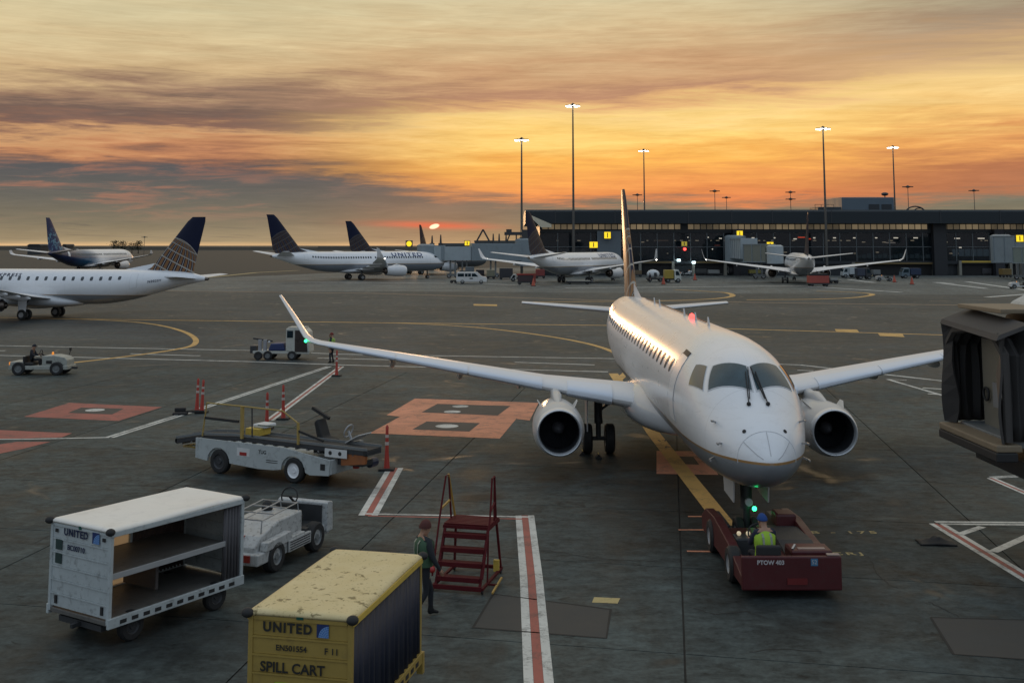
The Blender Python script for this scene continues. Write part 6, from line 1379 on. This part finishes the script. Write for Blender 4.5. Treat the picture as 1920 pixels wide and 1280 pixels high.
for px, py, lb, vc in ((1219,530,'dark clothed ramp worker left of the white ball shaped tank unit',None), (1250,528,'ramp worker in a yellow vest beside the white cab truck',(.4,.35,.03))):
    x, y = G(px, py); person(lb, (x, y, 0), R(200), stand(.1), ((.02,.02,.03), (.015,.015,.02), (.01,.01,.01)), ('cap', (.02,.02,.02)), vc, group='workers by the far pier')

for px0, px1, yt, yb, lb, col in ((872,889,500,516,'grey container dolly under the left covered bridge',(.16,.18,.19)), (892,908,506,519,'dark container dolly just left of the pale luggage cart',(.05,.05,.06)), (1004,1022,505,522,'red sided dolly behind the orange gate',(.22,.04,.035)), (1044,1060,508,519,'small grey dolly under the tail of the middle airliner',(.20,.21,.21)),
      (1186,1204,507,519,'brown crate dolly behind the main airplane fin',(.13,.09,.05)), (1302,1326,504,516,'dark long dolly against the pier between the lamps',(.06,.06,.06)), (1329,1350,506,517,'pale grey dolly left of the pale service truck',(.24,.25,.24)), (1432,1446,510,520,'short black dolly by the left engine of the right hand airliner',(.03,.03,.03)),
      (1638,1652,506,519,'grey boxy dolly right of the lit dark truck',(.17,.18,.18)), (1732,1748,503,515,'pale box dolly beside the pier column with the orange panel',(.30,.31,.30)), (1842,1860,503,516,'dark dolly inside the yellow lintel doorway',(.045,.045,.05)), (1880,1898,504,520,'ochre dolly at the foot of the rightmost bridge',(.22,.15,.05))):
    fcart(px0, px1, yt, yb, lb, col, None, 'container_dolly', 'dolly', 2.0)
# ------------------------------------------------------------------ the airplanes
jet, jfz = regional_jet('white regional jet parked nose on in the middle foreground, held by a red tug', (5.585, 24.72), -.19, 1.0, 'main', True)
jb, bfz = regional_jet('white regional jet with a dark blue globe tail entering at the left edge', (-59.17, 112.6), 102.9, .989, 'left', False, False)
curved_text(bfz, jb, 'UNITED EXPRESS', .52, 9.6, -49, NVTX, sx=1.2, spacing=1.35)
curved_text(bfz, jb, 'N202SY', .30, 27.0, -88, NVTX, sx=1.2)
body7 = fus_mat('airliner_fuselage_paint', zs=3.0, sh=.09, scol=(.40,.27,.12), low=(.20,.22,.25))
globe7 = globe_mat('airliner_tail_paint', 34.8, 5.6, 4.0, lean=-.5, gold=(.07,.045,.03), grid=(.09,.085,.085))
ua = mat('airliner_blue_print', (.02,.045,.14), .5)
air, afz = airliner('white airliner with a navy globe tail and blue lettering left of the sun', (-14.52, 241.0), -124.91, 1.03, 'airliner', body7, globe7, 'UNITED', ua)
dup(air, (22.2, 228.9, 0), R(90+150.05), 'white airliner with a navy tail in front of the pier, seen from behind', 1.018)
dup(air, (56.72, 228.5, 0), R(90-189.76), 'white airliner tail on at right, its wings spread wide before the pier', 1.0)
dup(air, (-6.5, 283.0, 0), R(90+124.9), 'airliner mostly hidden behind the left one, only its navy tail showing', 1.0)
dup(air, (-15.4, 347.0, 0), R(90+165), 'farthest airliner, only its thin dark fin showing right below the sun', 1.0)
bluem = fus_mat('blue_tail_fuselage_paint', zs=1.9, sh=.02, scol=(.5,.5,.5), low=(.45,.46,.48), tail=(18.0, 24.0, (.010,.10,.22), (.006,.02,.08)))
bfin = bpy.data.materials.new('blue_swirl_tail_paint'); bfin.use_nodes = True; t = bfin.node_tree; b = bsdf(bfin)
c = t.nodes.new('ShaderNodeTexCoord'); o = S(t, c.outputs['Object']); x_, y_, z_ = sep(t, o)
pat = noise(t, comb(t, x_*.5, 0.0, z_*.5), 1.4, 2, .5, 1.5).step(.5, .58)*((z_-9.0)*-.5).step(-.9, .2)
cc = mixc(t, pat, (.006,.030,.11), (.10,.24,.34)); t.links.new(cc.o, b.inputs['Base Color']); b.inputs['Roughness'].default_value = .35
al, _ = airliner('blue tailed airliner with a white forward fuselage far away at the left', (-103.07, 306.0), -170.87, 1.071, 'blue', bluem, bfin, None, None, True)
